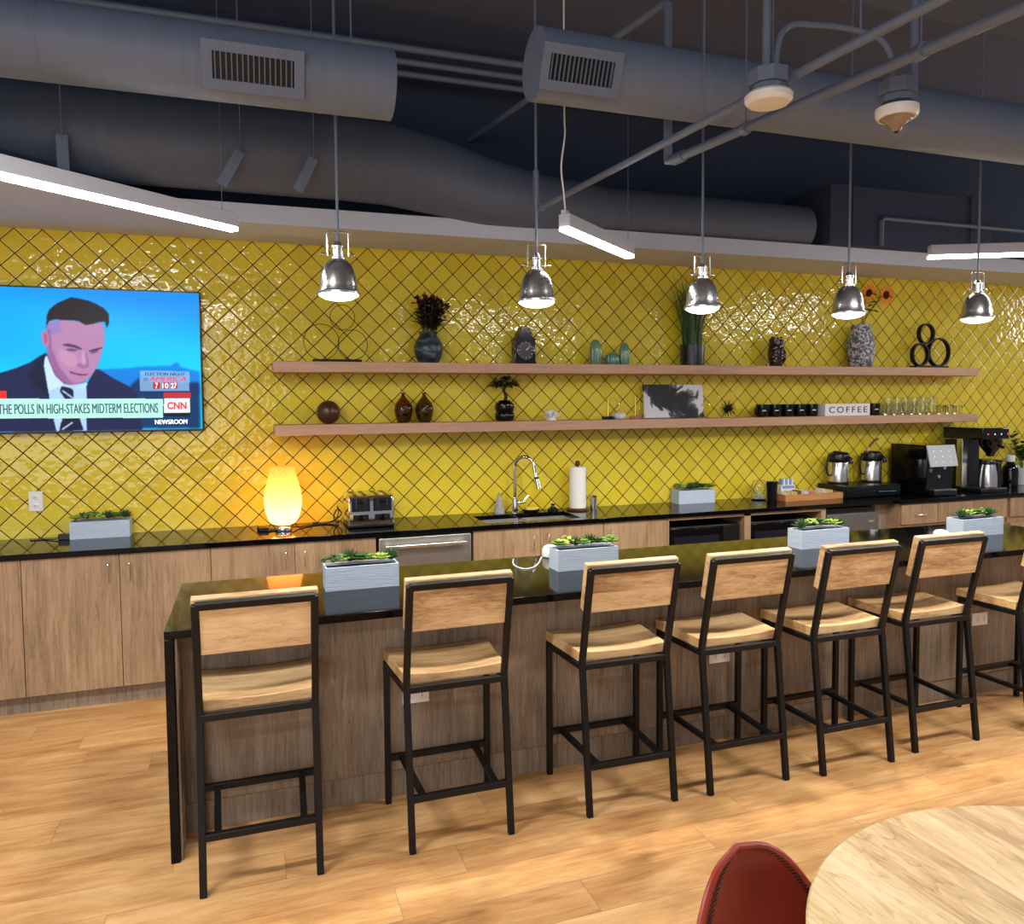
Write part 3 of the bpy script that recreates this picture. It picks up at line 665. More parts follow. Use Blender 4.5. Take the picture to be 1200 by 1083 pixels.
tv_text('el','ELECTION NIGHT', tvnavy, shear=.2, weight=.0018); tv_text('inn','in', tvnavy, shear=.2); tv_text('am','AMERICA', tvred, shear=.2, weight=.003)
tv_text('t7','7', tvwhite, bold=.02); tv_text('t10','10', tvwhite, bold=.02); tv_text('t27','27', tvwhite, bold=.02)

# ================================================================== ISLAND
ZI = .889; IX0, IX1, IY0, IY1 = .991, 6.07, -2.312, -1.50
t = thing('island_countertop', 'black stone island top with a waterfall end at its left', 'countertop', (0,0,0))
MB().box(IX0,IX1,IY0,IY1,ZI-.032,ZI).build('top', M['granite'], t, bevel=.002)
MB().box(IX0,IX0+.032,IY0,IY1,0,ZI-.0325).build('waterfall_end', M['granite'], t, bevel=.002)
MB().box(IX1-.032,IX1,IY0,IY1,0,ZI-.0325).build('waterfall_end', M['granite'], t, bevel=.002)
t = thing('island_cabinet', 'brown oak panelled island cabinet behind the row of stools', 'cabinet', (IX0+.034,0,0))
W_ = IX1-IX0-.068; cuts = [0,1.62,3.28,W_]
for a, b in zip(cuts[:-1], cuts[1:]): MB().box(a+.0012,b-.0012,-2.105,-1.53,.121,ZI-.034).build('panel', M['panel'], t, bevel=.001)
MB().box(0,W_,-2.099,-1.54,0,.117).build('base_board', M['panel_x'], t, bevel=.001)
MB().box(0,.008,-2.295,-2.107,.0,ZI-.034).build('end_lining', M['panel'], t)
outlet(1.973,-2.105,.447,'white horizontal power outlet on island panel behind second stool from left',True)
outlet(3.53,-2.105,.44,'white horizontal power outlet on island panel behind fourth stool from left',True)
outlet(5.295,-2.105,.449,'white horizontal power outlet on island panel between two rightmost stools',True)

# ================================================================== STOOLS
def make_stool(label):
    t = thing('bar_stool', label, 'stool', (0,0,0), group='wood and black metal bar stools along the island')
    s = .025; bm_ = M['blackmetal']
    for sx in (-1,1):
        MB().bar((sx*.2235,.2,0),(sx*.2235,.2,.625),s,s,(0,1,0)).build('leg', bm_, t, bevel=.003)
        f, k, h = Vector((sx*.2,-.2,0)), Vector((sx*.2,-.125,.63)), Vector((sx*.2,-.218,1.043))
        mb = MB(); prof = []
        pts = [f, f.lerp(k,.93), k, k.lerp(h,.07), h]
        v = []
        for i, p in enumerate(pts):
            d = ((pts[min(i+1,4)]-pts[max(i-1,0)]).normalized()); n_ = Vector((0,d.z,-d.y))
            v.append([mb.bm.verts.new(p+Vector((a*s/2,0,0))+n_*(b*s/2)) for a, b in ((-1,-1),(1,-1),(1,1),(-1,1))])
        for A, B in zip(v[:-1], v[1:]):
            for q in range(4): mb.face([A[q],A[(q+1)%4],B[(q+1)%4],B[q]])
        mb.face(v[0][::-1]); mb.face(v[-1]); mb.build('leg', bm_, t, bevel=.003)
    mb = MB(); mb.bar((-.2,-.1275,.612),(.2,-.1275,.612),s,s); mb.bar((-.21,.2,.612),(.21,.2,.612),s,s)
    for sx in (-1,1): mb.bar((sx*.2,-.12,.612),(sx*.2235,.2,.612),s,s)
    mb.build('seat_frame', bm_, t, bevel=.002)
    MB().bar((-.2,-.2165,1.037),(.2,-.2165,1.037),s,s,(0,-.22,.97)).build('back_frame', bm_, t, bevel=.002)
    MB().bar((-.212,.2,.2),(.212,.2,.2),s,s).build('foot_rail', bm_, t, bevel=.002)
    MB().bar((-.19,-.176,.2),(.19,-.176,.2),s,s).build('foot_rail', bm_, t, bevel=.002)
    for sx in (-1,1): MB().bar((sx*.148,-.165,.2),(sx*.163,.19,.2),s,.02).build('foot_rail', bm_, t, bevel=.002)
    # dished plank seat
    def top(u, v):
        x = (2*u-1); w = .207+(.232-.207)*v; y = -.108+.335*v
        z = .672 - .016*(1-x*x)**1.0*(1-.35*(2*v-1)**2)
        return Vector((x*w, y, z))
    mb = MB(); nu, nv = 16, 10
    V = [[mb.bm.verts.new(top(i/nu,j/nv)) for j in range(nv+1)] for i in range(nu+1)]
    B = [[mb.bm.verts.new(Vector((p.co.x,p.co.y,.6255))) for p in row] for row in V]
    for i in range(nu):
        for j in range(nv):
            mb.face([V[i][j],V[i+1][j],V[i+1][j+1],V[i][j+1]]); mb.face([B[i][j],B[i][j+1],B[i+1][j+1],B[i+1][j]])
    for i in range(nu):
        mb.face([V[i][0],B[i][0],B[i+1][0],V[i+1][0]]); mb.face([V[i][nv],V[i+1][nv],B[i+1][nv],B[i][nv]])
    for j in range(nv):
        mb.face([V[0][j],V[0][j+1],B[0][j+1],B[0][j]]); mb.face([V[nu][j],B[nu][j],B[nu][j+1],V[nu][j+1]])
    mb.build('seat', M['seatwood2'], t, bevel=.004)
    # backrest board, slightly proud of the frame, parallel to the leaning posts
    d = Vector((0,-.093,.413)).normalized(); n_ = Vector((0,d.z,-d.y))
    def board(a0, a1, n0, n1, hw):
        base = Vector((0,-.125,.63)); co = []
        for a in (a0,a1):
            for xx, nn in ((-hw,n0),(hw,n0),(hw,n1),(-hw,n1)): co.append(base + Vector((xx,0,0)) + d*a + n_*nn)
        return MB().hexa(co)
    board(.232,.438,.0135,.046,.213).build('backrest', M['seatwood'], t, bevel=.004)
    MB().hexa([Vector((0,-.125,.63))+Vector((xx,0,0))+d*a+n_*nn for a in (.232,.412) for xx, nn in ((-.186,-.006),(.186,-.006),(.186,.0132),(-.186,.0132))]).build('back_panel', M['seatwood'], t, bevel=.002)
    return t
stools = [(1.317,-2.357,.0,'bar stool nearest the waterfall end, leftmost of the row'),
 (2.062,-2.348,.0,'second bar stool from the left, just right of the leftmost island planter'),
 (2.812,-2.345,-.01,'third bar stool from the left, in front of the second island planter'),
 (3.382,-2.36,.0,'fourth bar stool from the left, middle of the row of seven'),
 (3.968,-2.385,.0,'fifth bar stool from the left, just right of the third island planter'),
 (4.553,-2.35,.0,'sixth bar stool from the left, left of the cropped one'),
 (5.262,-2.40,.0,'seventh bar stool, cut off by the right picture edge')]
st0 = make_stool(stools[0][3]); st0.location = (stools[0][0],stools[0][1],0)
for x, y, r, lb in stools[1:]: dup(st0, (x,y,0), r, lb)
for i, o in enumerate([o for o in COL.objects if o.name.startswith('bar_stool')]): pass

# ================================================================== SUCCULENT PLANTERS
def succulent(mb, c, R, rnd, style):
    c = Vector(c)
    if style == 0:      # rosette of fleshy pointed leaves
        for ring, (n, el, L) in enumerate(((9,.35,1.0),(8,.75,.8),(6,1.15,.55),(4,1.4,.35))):
            for k in range(n):
                a = 2*PI*(k+ring*.5)/n + rnd.uniform(-.1,.1)
                d = Vector((math.cos(a)*math.cos(el), math.sin(a)*math.cos(el), math.sin(el)))
                p = c + d*(R*L*.55)
                q = d.to_track_quat('X','Z').to_matrix().to_4x4()
                mb.ball(p, (R*L*.5,R*.26*L**.4,R*.10), 8, 6, q)
    elif style == 1:    # spiky aloe
        for k in range(22):
            a = k*2.4; el = .25 + k/22*1.15
            d = Vector((math.cos(a)*math.cos(el), math.sin(a)*math.cos(el), math.sin(el)))
            mb.lathe([(R*.13,0),(R*.12,R*.4),(R*.06,R*.8),(.0003,R*1.1)], c, 6, M=d.to_track_quat('Z','Y').to_matrix().to_4x4())
    else:               # bushy cluster of round leaves
        for k in range(26):
            a = rnd.uniform(0,2*PI); rr = R*math.sqrt(rnd.random())*.8
            h = R*.75*(1-(rr/R)**2)*rnd.uniform(.6,1.1)
            mb.ball(c+Vector((rr*math.cos(a),rr*math.sin(a),h)), (R*.2,R*.2,R*.11), 8, 6, rot(rnd.uniform(-.6,.6),rnd.uniform(-.6,.6),0))
    return mb
def planter(loc, label, seed, n=6, rz=0, W=.33, D=.12, Hh=.105):
    rnd = random.Random(seed); n += 1
    t = thing('succulent_planter', label, 'planter', loc, rz, 'ribbed grey planters of succulents')
    mb = MB(); th = .009
    mb.box(-W/2,W/2,-D/2,-D/2+th,0,Hh); mb.box(-W/2,W/2,D/2-th,D/2,0,Hh); mb.box(-W/2,-W/2+th,-D/2+th,D/2-th,0,Hh); mb.box(W/2-th,W/2,-D/2+th,D/2-th,0,Hh)
    mb.box(-W/2+th,W/2-th,-D/2+th,D/2-th,0,.012)
    mb.build('trough', M['planter'], t)
    MB().box(-W/2+th,W/2-th,-D/2+th,D/2-th,.013,Hh-.012).build('soil', M['soil'], t)
    kinds = [0,1,0,2,0,1,2]; rnd.shuffle(kinds)
    mats = ['leafB','leafC','leafA','leafB','leafC','leafA']
    for i in range(n):
        x = -W/2+.03+(W-.06)*i/(n-1)+rnd.uniform(-.008,.008); y = rnd.uniform(-.022,.022)
        R = rnd.uniform(.044,.058); k = kinds[i % len(kinds)]
        succulent(MB(), (x,y,Hh+.014), R, rnd, k).build('succulent', M['leafC' if k == 1 else mats[(i+seed) % 6]], t, angle=60)
planter((.427,-.088,ZC),'grey succulent planter on back counter below the television',3)
planter((4.655,-.085,ZC),'grey succulent planter on back counter between paper towel and glass jar',5)
planter((1.778,-1.852,ZI),'grey succulent planter on the island nearest the waterfall end',1)
planter((2.898,-1.852,ZI),'grey succulent planter on the island beside the white device and cable',2)
planter((4.385,-1.822,ZI),'grey succulent planter on the island between fourth and fifth stools',4)
planter((5.55,-1.852,ZI),'grey succulent planter on the island nearest the right picture edge',7)

# white devices on the island
def device(x, y, label):
    t = thing('charging_hub', label, 'device', (x,y,ZI), group='white rounded devices on the island')
    MB().lathe([(.036,0),(.043,.004),(.045,.02),(.042,.042),(.032,.058),(.016,.065),(.0003,.067)], seg=28).build('body', M['whiteplastic'], t)
    MB().lathe([(.0365,-.0),(.0365,.003)], seg=24).build('foot_ring', M['aluminium'], t)
    return t
device(2.835,-1.55,'small white domed device at back edge of island beside second planter')
device(5.29,-1.84,'small white domed device on the island left of the rightmost planter').scale = (1,1,.62)
cp = [(2.787,-1.553),(2.76,-1.60),(2.72,-1.68),(2.66,-1.77),(2.60,-1.80),(2.578,-1.74),(2.585,-1.66),(2.62,-1.56)]
def smooth(path, n=6):
    P = [Vector(p) for p in path]; out = []
    for i in range(len(P)-1):
        p0, p1, p2, p3 = P[max(i-1,0)], P[i], P[i+1], P[min(i+2,len(P)-1)]
        for k in range(n):
            t = k/n
            out.append(.5*((2*p1)+(-p0+p2)*t+(2*p0-5*p1+4*p2-p3)*t*t+(-p0+3*p1-3*p2+p3)*t**3))
    out.append(P[-1]); return out
tag(MB().tube(smooth([(x,y,ZI+.0032) for x,y in cp]),.003,8).build('white_cable', M['whiteplastic']),'thin white cable looped on the island beside second planter','cable')

# ================================================================== PENDANT LAMPS
def pendant(x, y, label):
    t = thing('pendant_lamp', label, 'lamp', (x,y,2.207), group='brushed metal pendant lamps over the island')
    MB().lathe([(.088,.002),(.094,.003),(.095,.012),(.087,.016),(.085,.02),(.083,.045),(.078,.078),(.069,.108),(.056,.134),(.04,.151),(.028,.157),(.0275,.158)], seg=40, cap=False).build('shade', M['steel_v'], t, solid=.0015)
    MB().lathe([(.0275,.156),(.031,.158),(.031,.166),(.024,.169),(.024,.205),(.028,.207),(.028,.216),(.018,.222),(.012,.236),(.0005,.238)], seg=24).build('socket_cap', M['steel_v'], t)
    MB().lathe([(.0005,-.024),(.03,-.022),(.062,-.015),(.083,-.003),(.086,.004),(.079,.007),(.0005,.007)], seg=36).build('lens', M['bulb'], t)
    mb = MB(); mb.tube([(-.046,0,.172),(-.046,0,.272),(-.042,0,.277),(.042,0,.277),(.046,0,.272),(.046,0,.172)],.0042,8)
    mb.tube([(-.062,0,.178),(.062,0,.178)],.004,8)
    mb.build('yoke', M['steel_v'], t)
    for s in (-1,1): MB().lathe([(.008,0),(.008,.012),(.004,.016)], seg=12, M=T(s*.058,0,.178) @ rot(0,s*PI/2,0)).build('thumb_screw', M['steel_v'], t)
    MB().tube([(0,0,.236),(0,0,2.04)],.0065,10).build('stem', M['pipe'], t)
    MB().lathe([(.055,2.025),(.055,2.042),(.0005,2.044)], seg=24).build('canopy', M['pipe'], t)
    ld = bpy.data.lights.new('pendant_bulb','SPOT'); ld.energy = 55; ld.color = (1,.92,.80); ld.spot_size = math.radians(150); ld.spot_blend = .6; ld.shadow_soft_size = .07
    lo = bpy.data.objects.new('pendant_bulb', ld); COL.objects.link(lo); lo.parent = t; lo.location = (0,0,-.045)
PX = [(1.70,'leftmost pendant lamp, above the island left of the television edge'),(2.64,'second pendant lamp from the left, above the black clock'),(3.567,'middle pendant lamp of five, in front of the grass plant'),(4.52,'fourth pendant lamp from the left, in front of the sunflowers'),(5.49,'rightmost pendant lamp, hanging before the linear light')]
PX[0] = (1.70,'leftmost pendant lamp, above the left end of the island')
for x, lb in PX: pendant(x,-1.88,lb)

# ================================================================== LINEAR LIGHTS
def linear(p, q, z, label, cords):
    p, q = Vector((p[0],p[1],z)), Vector((q[0],q[1],z)); d = q-p; L = d.length
    t = thing('linear_light', label, 'lamp', (p+q)/2, math.atan2(d.y,d.x), 'suspended linear lights')
    MB().box(-L/2,L/2,-.03,.03,.012,.075).build('housing', M['aluminium'], t, bevel=.002)
    MB().box(-L/2-.004,L/2+.004,-.026,.026,-.006,.0115).build('lens', M['lens'], t, bevel=.004)
    for k, (s, r, m) in enumerate(cords):
        MB().tube([(s*L,0,.075),(s*L,0,1.70)], r, 6).build('suspension_cable', M[m], t)
    return t
linear((-.42,-2.886),(1.265,-1.479),2.55,'long lit linear light at the upper left, in front of the white soffit',[(-.45,.0015,'pipe'),(.47,.0015,'pipe')])
mid = linear((2.757,-1.948),(3.39,-1.41),2.55,'short lit linear light on a white cord between second and third pendants',[(.47,.0015,'pipe')])
MB().tube(smooth([(-.40,0,.075),(-.405,.006,.17),(-.42,.012,.3),(-.412,-.004,.45),(-.41,0,.62),(-.41,0,1.7)]),.0042,8).build('power_cord', M['whiteplastic'], mid)
MB().box(-.425,-.385,-.012,.012,.0752,.092).build('cord_clip', M['aluminium'], mid)
linear((5.40,-1.61),(6.9,-2.315),2.62,'lit linear light at the right picture edge behind last pendant',[(.05,.0015,'pipe'),(.27,.0015,'pipe')])

# ================================================================== DUCTS AND PIPES
def grille(parent, x, y, z, w, h, tilt, nslat=15):
    Mx = T(x,y,z) @ rot(tilt,0,0)
    f = MB(); iw, ih = w*.80, h*.56
    f.box(-w/2,-iw/2,-.02,.0,-h/2,h/2,Mx); f.box(iw/2,w/2,-.02,.0,-h/2,h/2,Mx); f.box(-iw/2,iw/2,-.02,.0,ih/2,h/2,Mx); f.box(-iw/2,iw/2,-.02,.0,-h/2,-ih/2,Mx)
    g = f.build('grille_frame', M['duct'], parent)
    MB().box(-iw/2,iw/2,-.004,.0,-ih/2,ih/2,Mx).build('dark_opening', M['blackplastic'], g)
    s = MB()
    for k in range(nslat):
        xx = -iw/2+iw*(k+.5)/nslat; s.box(xx-.0022,xx+.0022,-.017,-.0045,-ih/2,ih/2,Mx)
    s.build('slats', M['pipe'], g)
def duct(name, label, x0, x1, y, z, r, vent):
    t = thing(name, label, 'duct', (0,0,0), group='round supply ducts with grilles')
    path = lambda a: [(a,y,z)]
    mb = MB(); mb.tube([(x0,y,z),(x1,y,z)], r, 64); mb.build('tube', M['duct'], t, angle=30)
    for xs in vent[5]: MB().tube([(xs-.006,y,z),(xs+.006,y,z)], r+.0012, 64).build('seam_band', M['duct'], t, angle=30)
    vx, tilt, w, h, _, _ = vent
    n = Vector((0,-math.cos(tilt),-math.sin(tilt)))
    grille(t, vx, y+n.y*(r-.004), z+n.z*(r-.004), w, h, tilt)
    for xs in vent[4]: MB().tube([(xs,y,z+r),(xs,y,4.25)],.004,6).build('hanger_rod', M['pipe'], t)
# tilt: grille turned slightly downwards
duct('round_duct','left round grey supply duct with a grille, ending left of the second pendant lamp',-5,1.915,-2.06,3.075,.14,(1.36,.42,.375,.172,(.3,1.75),(-.6,.62,1.62)))
duct('round_duct','right round grey supply duct whose capped end shows beside its grille',2.44,12,-2.39,3.098,.14,(2.59,.42,.345,.168,(3.6,5.2),(3.35,4.6,5.9)))
# big rear duct above the soffit: straight run, then tapering as it drops behind
t = thing('large_duct','large dark round duct running behind the two supply ducts','duct',(0,0,0))
path = [(-5,-.60,3.20),(1.9,-.60,3.20),(2.15,-.595,3.19),(2.45,-.58,3.15),(2.8,-.54,3.09),(3.2,-.48,3.06),(3.7,-.42,3.05),(5.4,-.42,3.05)]
MB().tube(path,[.24,.24,.238,.23,.21,.19,.175,.17],64).build('tube', M['ductdark'], t, angle=30)
for xs in [-.25,.28,.8,1.3,1.85]: MB().tube([(xs-.005,-.60,3.20),(xs+.005,-.60,3.20)],.2415,64).build('seam_band', M['ductdark'], t, angle=30)
for a in ((.44,.50,0),(1.22,1.24,.08),(1.62,1.67,.07)):
    MB().bar((a[0]+a[2],-.862,3.11),(a[0]-a[2]*.3,-.846,2.925),.055,.006,(0,-1,0)).build('strap', M['duct'], t)
    MB().tube([(a[0]+a[2],-.866,3.09),(a[0]+a[2],-.866,4.25)],.003,6).build('hanger_rod', M['pipe'], t)
t = thing('box_duct','dark rectangular duct above the soffit at the right','duct',(0,0,0))
MB().box(5.5,7.15,-.62,-.1,2.909,3.36).build('sheet_box', M['darkwall'], t, bevel=.004)
MB().box(5.7,5.705,-.632,-.1,2.909,3.372).box(6.9,6.905,-.632,-.1,2.909,3.372).build('flange', M['darkwall'], t)
MB().tube([(5.95,-.66,2.91),(5.95,-.66,3.10),(5.97,-.66,3.12),(8.4,-.66,3.12)],.018,10).build('side_pipe', M['ductdark'], t)

def pipe(name, label, paths, r, cat='pipe', mat='pipe', group=None):
    t = thing(name, label, cat, (0,0,0), group=group)
    for pth, rr in paths: MB().tube(pth, rr, 16).build('pipe_run', M[mat], t)
    return t
t = pipe('sprinkler_pipe','grey overhead pipe ending in an elbow right of the second pendant',[([(2.93,-1.151,2.85),(3.215,-4.05,2.85)],.0165),(smooth([(2.935,-1.16,2.85),(2.93,-1.125,2.856),(2.93,-1.115,2.89),(2.93,-1.115,3.08)],4),.018)],.016)
MB().tube([(2.93,-1.15,2.85),(2.9365,-1.22,2.85)],.022,16).build('elbow_fitting', M['pipe'], t)
for xx, yy in ((3.078,-2.64),(3.15,-3.4)): MB().tube([(xx,yy,2.86),(xx,yy,4.0)],.003,6).build('hanger_rod', M['pipe'], t)
t = pipe('sprinkler_pipe','thicker grey overhead pipe with an elbow crossing to the upper right corner',[([(3.21,-2.191,2.85),(3.48,-3.95,2.85)],.020),(smooth([(3.213,-2.2,2.85),(3.206,-2.155,2.857),(3.204,-2.145,2.89),(3.204,-2.145,3.2),(3.204,-2.145,3.578)],4),.02)],.02)
MB().tube([(3.21,-2.185,2.85),(3.221,-2.26,2.85)],.026,16).build('elbow_fitting', M['pipe'], t)
for xx, yy in ((3.278,-2.64),(3.395,-3.4)):
    MB().tube([(xx,yy,2.87),(xx,yy,4.0)],.003,6).build('hanger_rod', M['pipe'], t)
    MB().tube([(xx-.004,yy-.02,2.85),(xx+.004,yy+.02,2.85)],.026,14).build('clamp', M['pipe'], t)
pipe('conduit','upper conduit of three running along the ceiling between duct ends',[([(-5,-.55,3.93),(12,-.55,3.93)],.022)],.02,group='ceiling conduits')
pipe('conduit','middle conduit of three running along the ceiling between duct ends',[([(-5,-.43,3.9),(12,-.43,3.9)],.02)],.02,group='ceiling conduits')
pipe('conduit','lowest conduit of three running along the ceiling between duct ends',[([(-5,-.30,3.88),(12,-.30,3.88)],.02)],.02,group='ceiling conduits')
pipe('brace_pipe','diagonal grey pipe passing behind the right supply duct',[([(2.85,-.02,3.6),(3.19,-2.0,3.6),(3.3,-2.7,3.6)],.018)],.018)

# sensors on junction boxes
def sensor(x, y, z, label, dome):
    t = thing('ceiling_sensor', label, 'sensor', (x,y,z), group='white sensors on grey boxes')
    if dome:
        MB().lathe([(.066,0),(.074,.012),(.074,.036),(.06,.042),(.0005,.042)], seg=32).build('cover', M['whiteplastic'], t)
        MB().lathe([(.0005,-.05),(.014,-.046),(.02,-.03),(.05,-.004),(.058,-.0005)], seg=28).build('lens_dome', plain('smoky_lens',(150,130,112),rough=.15,var=.3), t)
        MB().ball((0,0,-.04),(.013,.013,.012),14,8).build('eye', M['blackgloss'], t)
    else:
        MB().lathe([(.0005,.012),(.04,.0125),(.068,.017),(.080,.029),(.082,.044),(.074,.053),(.0005,.053)], seg=36).build('cover', M['whiteplastic'], t)
    MB().lathe([(.058,.0545),(.058,.078)], seg=8).build('mounting_ring', M['pipe'], t, angle=20)
    MB().lathe([(.071,.079),(.071,.128)], seg=8, M=rot(0,0,PI/8)).build('junction_box', M['pipe'], t, angle=20)
    return t
z1, z2 = 2.738, 2.752
s1 = sensor(3.045,-3.09,z1,'rounded white ceiling sensor under a grey junction box, left one',False)
s2 = sensor(3.575,-3.13,z2,'white ceiling sensor with a smoky dome, right one',True)
MB().tube([(-.01,0,.128),(-.01,0,1.26)],.0145,14).build('conduit_drop', M['pipe'], s1)
MB().tube([(.075,0,.122),(.075,0,1.24)],.0145,14).build('conduit_drop', M['pipe'], s2)
MB().tube(smooth([(.03,0,.128),(.032,0,.19),(.05,0,.262),(.10,0,.303),(.18,-.003,.312),(.29,-.01,.318),(.41,-.02,.309),(.475,-.028,.282),(.506,-.035,.225),(.51,-.04,.144)],6),.0105,12).build('curved_conduit', M['pipe'], s1)

# ================================================================== UPPER SHELF OBJECTS
YS = -.13
def ring_sculpture(loc, label, base_w, rings, r, mat, flat):
    t = thing('ring_sculpture', label, 'sculpture', loc)
    MB().box(-base_w/2,base_w/2,-.04,.04,0,.020).build('base', M['blackmetal'], t, bevel=.002)
    for cx, cz, rx, rz in rings:
        pts = [(cx+rx*math.cos(2*PI*k/48),0,cz+rz*math.sin(2*PI*k/48)) for k in range(48)]
        mb = MB()
        if flat:
            for yy in (0,):
                o_ = [[mb.bm.verts.new((cx+(rx+a)*math.cos(2*PI*k/48),b,cz+(rz+a)*math.sin(2*PI*k/48))) for k in range(48)] for a, b in ((-r,-.02),(r,-.02),(r,.02),(-r,.02))]
                for A, B in zip(o_, o_[1:]+o_[:1]):
                    for k in range(48): mb.face([A[k],A[(k+1)%48],B[(k+1)%48],B[k]])
        else: mb.tube(pts, r, 8, closed=True)
        mb.build('ring', M[mat], t)
ring_sculpture((1.876,YS,ZU),'thin wire sculpture of three rings at the left of upper shelf',.32,[(-.10,.136,.115,.118),(.04,.302,.081,.083),(.105,.12,.098,.1)],.0022,'blackmetal',False)
ring_sculpture((7.038,YS,ZU),'thick black sculpture of three stacked rings right of the sunflowers',.37,[(-.11,.118,.088,.096),(-.045,.302,.081,.086),(.105,.142,.118,.122)],.006,'blackmetal',True)
t = thing('vase','round blue grey glazed vase holding dried burgundy flowers','vase',(2.50,YS,ZU))
MB().lathe([(.062,0),(.068,.004),(.09,.04),(.1015,.085),(.10,.12),(.088,.155),(.068,.182),(.06,.195),(.064,.208),(.071,.215),(.069,.218),(.062,.214),(.054,.196),(.06,.18),(.0005,.17)], seg=40).build('body', M['glaze'], t)
rnd = random.Random(5)
t = thing('dried_flowers','bunch of dried burgundy flowers and dark leaves in the blue grey vase','flowers',(2.50,YS,ZU+.172))
st, lf, fl = MB(), MB(), MB()
for k in range(32):
    a = rnd.uniform(0,2*PI); sp = rnd.uniform(0,.105); h = rnd.uniform(.16,.29)
    top = Vector((math.cos(a)*sp+.03*(rnd.random()), math.sin(a)*sp*.7, h)); base = Vector((math.cos(a)*.03, math.sin(a)*.03, .001))
    st.tube(smooth([base, base.lerp(top,.5)+Vector((0,0,.03)), top],3),.0022,5)
    for q in range(4):
        p = base.lerp(top,.35+.18*q); b2 = rnd.uniform(0,2*PI)
        lf.leaf(p,(math.cos(b2),math.sin(b2),rnd.uniform(.1,.9)),(0,0,1),rnd.uniform(.06,.10),rnd.uniform(.03,.048),-.1)
    for q in range(7):
        b2 = rnd.uniform(0,2*PI); e2 = rnd.uniform(-.3,1.3)
        fl.leaf(top,(math.cos(b2)*math.cos(e2),math.sin(b2)*math.cos(e2),math.sin(e2)),(0,0,1),rnd.uniform(.026,.042),.024,.3,4)
top = Vector((.135,-.02,.215)); st.tube(smooth([(.04,0,.01),(.09,-.01,.14),top],5),.0025,5)
for q in range(12):
    b2 = rnd.uniform(0,2*PI); fl.leaf(top+Vector((rnd.uniform(-.015,.015),0,rnd.uniform(-.01,.02))),(math.cos(b2),math.sin(b2),.6),(0,0,1),.024,.014,.3,4)
st.build('stems', M['bark'], t); lf.build('leaves', M['darkleaf'], t, recalc=False); fl.build('blossoms', M['burgundy'], t, recalc=False)
# clock
t = thing('mantel_clock','black mantel clock with a round white-rimmed dial on upper shelf','clock',(3.203,YS,ZU))
poly = [(-.082,0),(.082,0),(.082,.016),(.076,.02),(.076,.168),(.082,.174),(.082,.184),(.058,.188),(.05,.21),(.05,.226),(.040,.236),(.028,.262),(.012,.270),(-.012,.270),(-.028,.262),(-.040,.236),(-.05,.226),(-.05,.21),(-.058,.188),(-.082,.184),(-.082,.174),(-.076,.168),(-.076,.02),(-.082,.016)]
MB().prism(poly,-.045,.045).build('case', M['blackgloss'], t, bevel=.002)
MB().lathe([(.064,0),(.069,.004),(.067,.008),(.0635,.005)], seg=40, cap=False, M=T(0,-.046,.098) @ rot(PI/2,0,0)).build('bezel', M['chrome'], t)
dl = MB().lathe([(.0625,.0),(.0625,.002),(.0005,.0022)], seg=36, M=T(0,-.0465,.098) @ rot(PI/2,0,0)).build('dial', M['blackplastic'], t)
mb = MB()
for k in range(12):
    a = 2*PI*k/12; mb.box(-.0012,.0012,-.0515,-.0495,.046,.056 if k % 3 else .06,T(0,0,.098) @ rot(0,a,0))
mb.build('hour_marks', M['whiteplastic'], dl)
MB().box(-.002,.002,-.0525,-.0505,0,.03,T(0,0,.098) @ rot(0,.9,0)).build('hour_hand', M['whiteplastic'], dl)
MB().box(-.0014,.0014,-.054,-.0526,0,.046,T(0,0,.098) @ rot(0,.75,0)).build('minute_hand', M['whiteplastic'], dl)
# ceramic cacti
def cactus(x, R, h, label, mat, flat=1.0, ribs=9):
    mb = MB(); seg = ribs*6; rings = []
    prof = [(R*.8,0),(R*.93,h*.08),(R,h*.3),(R*.99,h*.6),(R*.88,h*.8),(R*.62,h*.93),(R*.3,h*.99),(.002,h)]
    for r, z in prof:
        rings.append([mb.bm.verts.new((r*(1-.13*(1-abs(math.cos(ribs*PI*k/seg)))) *math.cos(2*PI*k/seg), r*(1-.13*(1-abs(math.cos(ribs*PI*k/seg))))*math.sin(2*PI*k/seg), z)) for k in range(seg)])
    for A, B in zip(rings[:-1],rings[1:]):
        for k in range(seg): mb.face([A[k],A[(k+1)%seg],B[(k+1)%seg],B[k]])
    mb.face(rings[0][::-1])
    o = mb.build('ceramic_cactus', M[mat], loc=(x,YS,ZU), angle=50)
    tag(o, label, 'ornament', 'green ceramic cacti on the upper shelf')
cactus(3.778,.046,.19,'tallest ribbed green ceramic cactus, left of the trio','cactus')
cactus(3.912,.053,.09,'short round blue green ceramic cactus in the middle of the trio','cactus2')
cactus(4.018,.040,.172,'medium green ceramic cactus at the right of the trio','cactus')
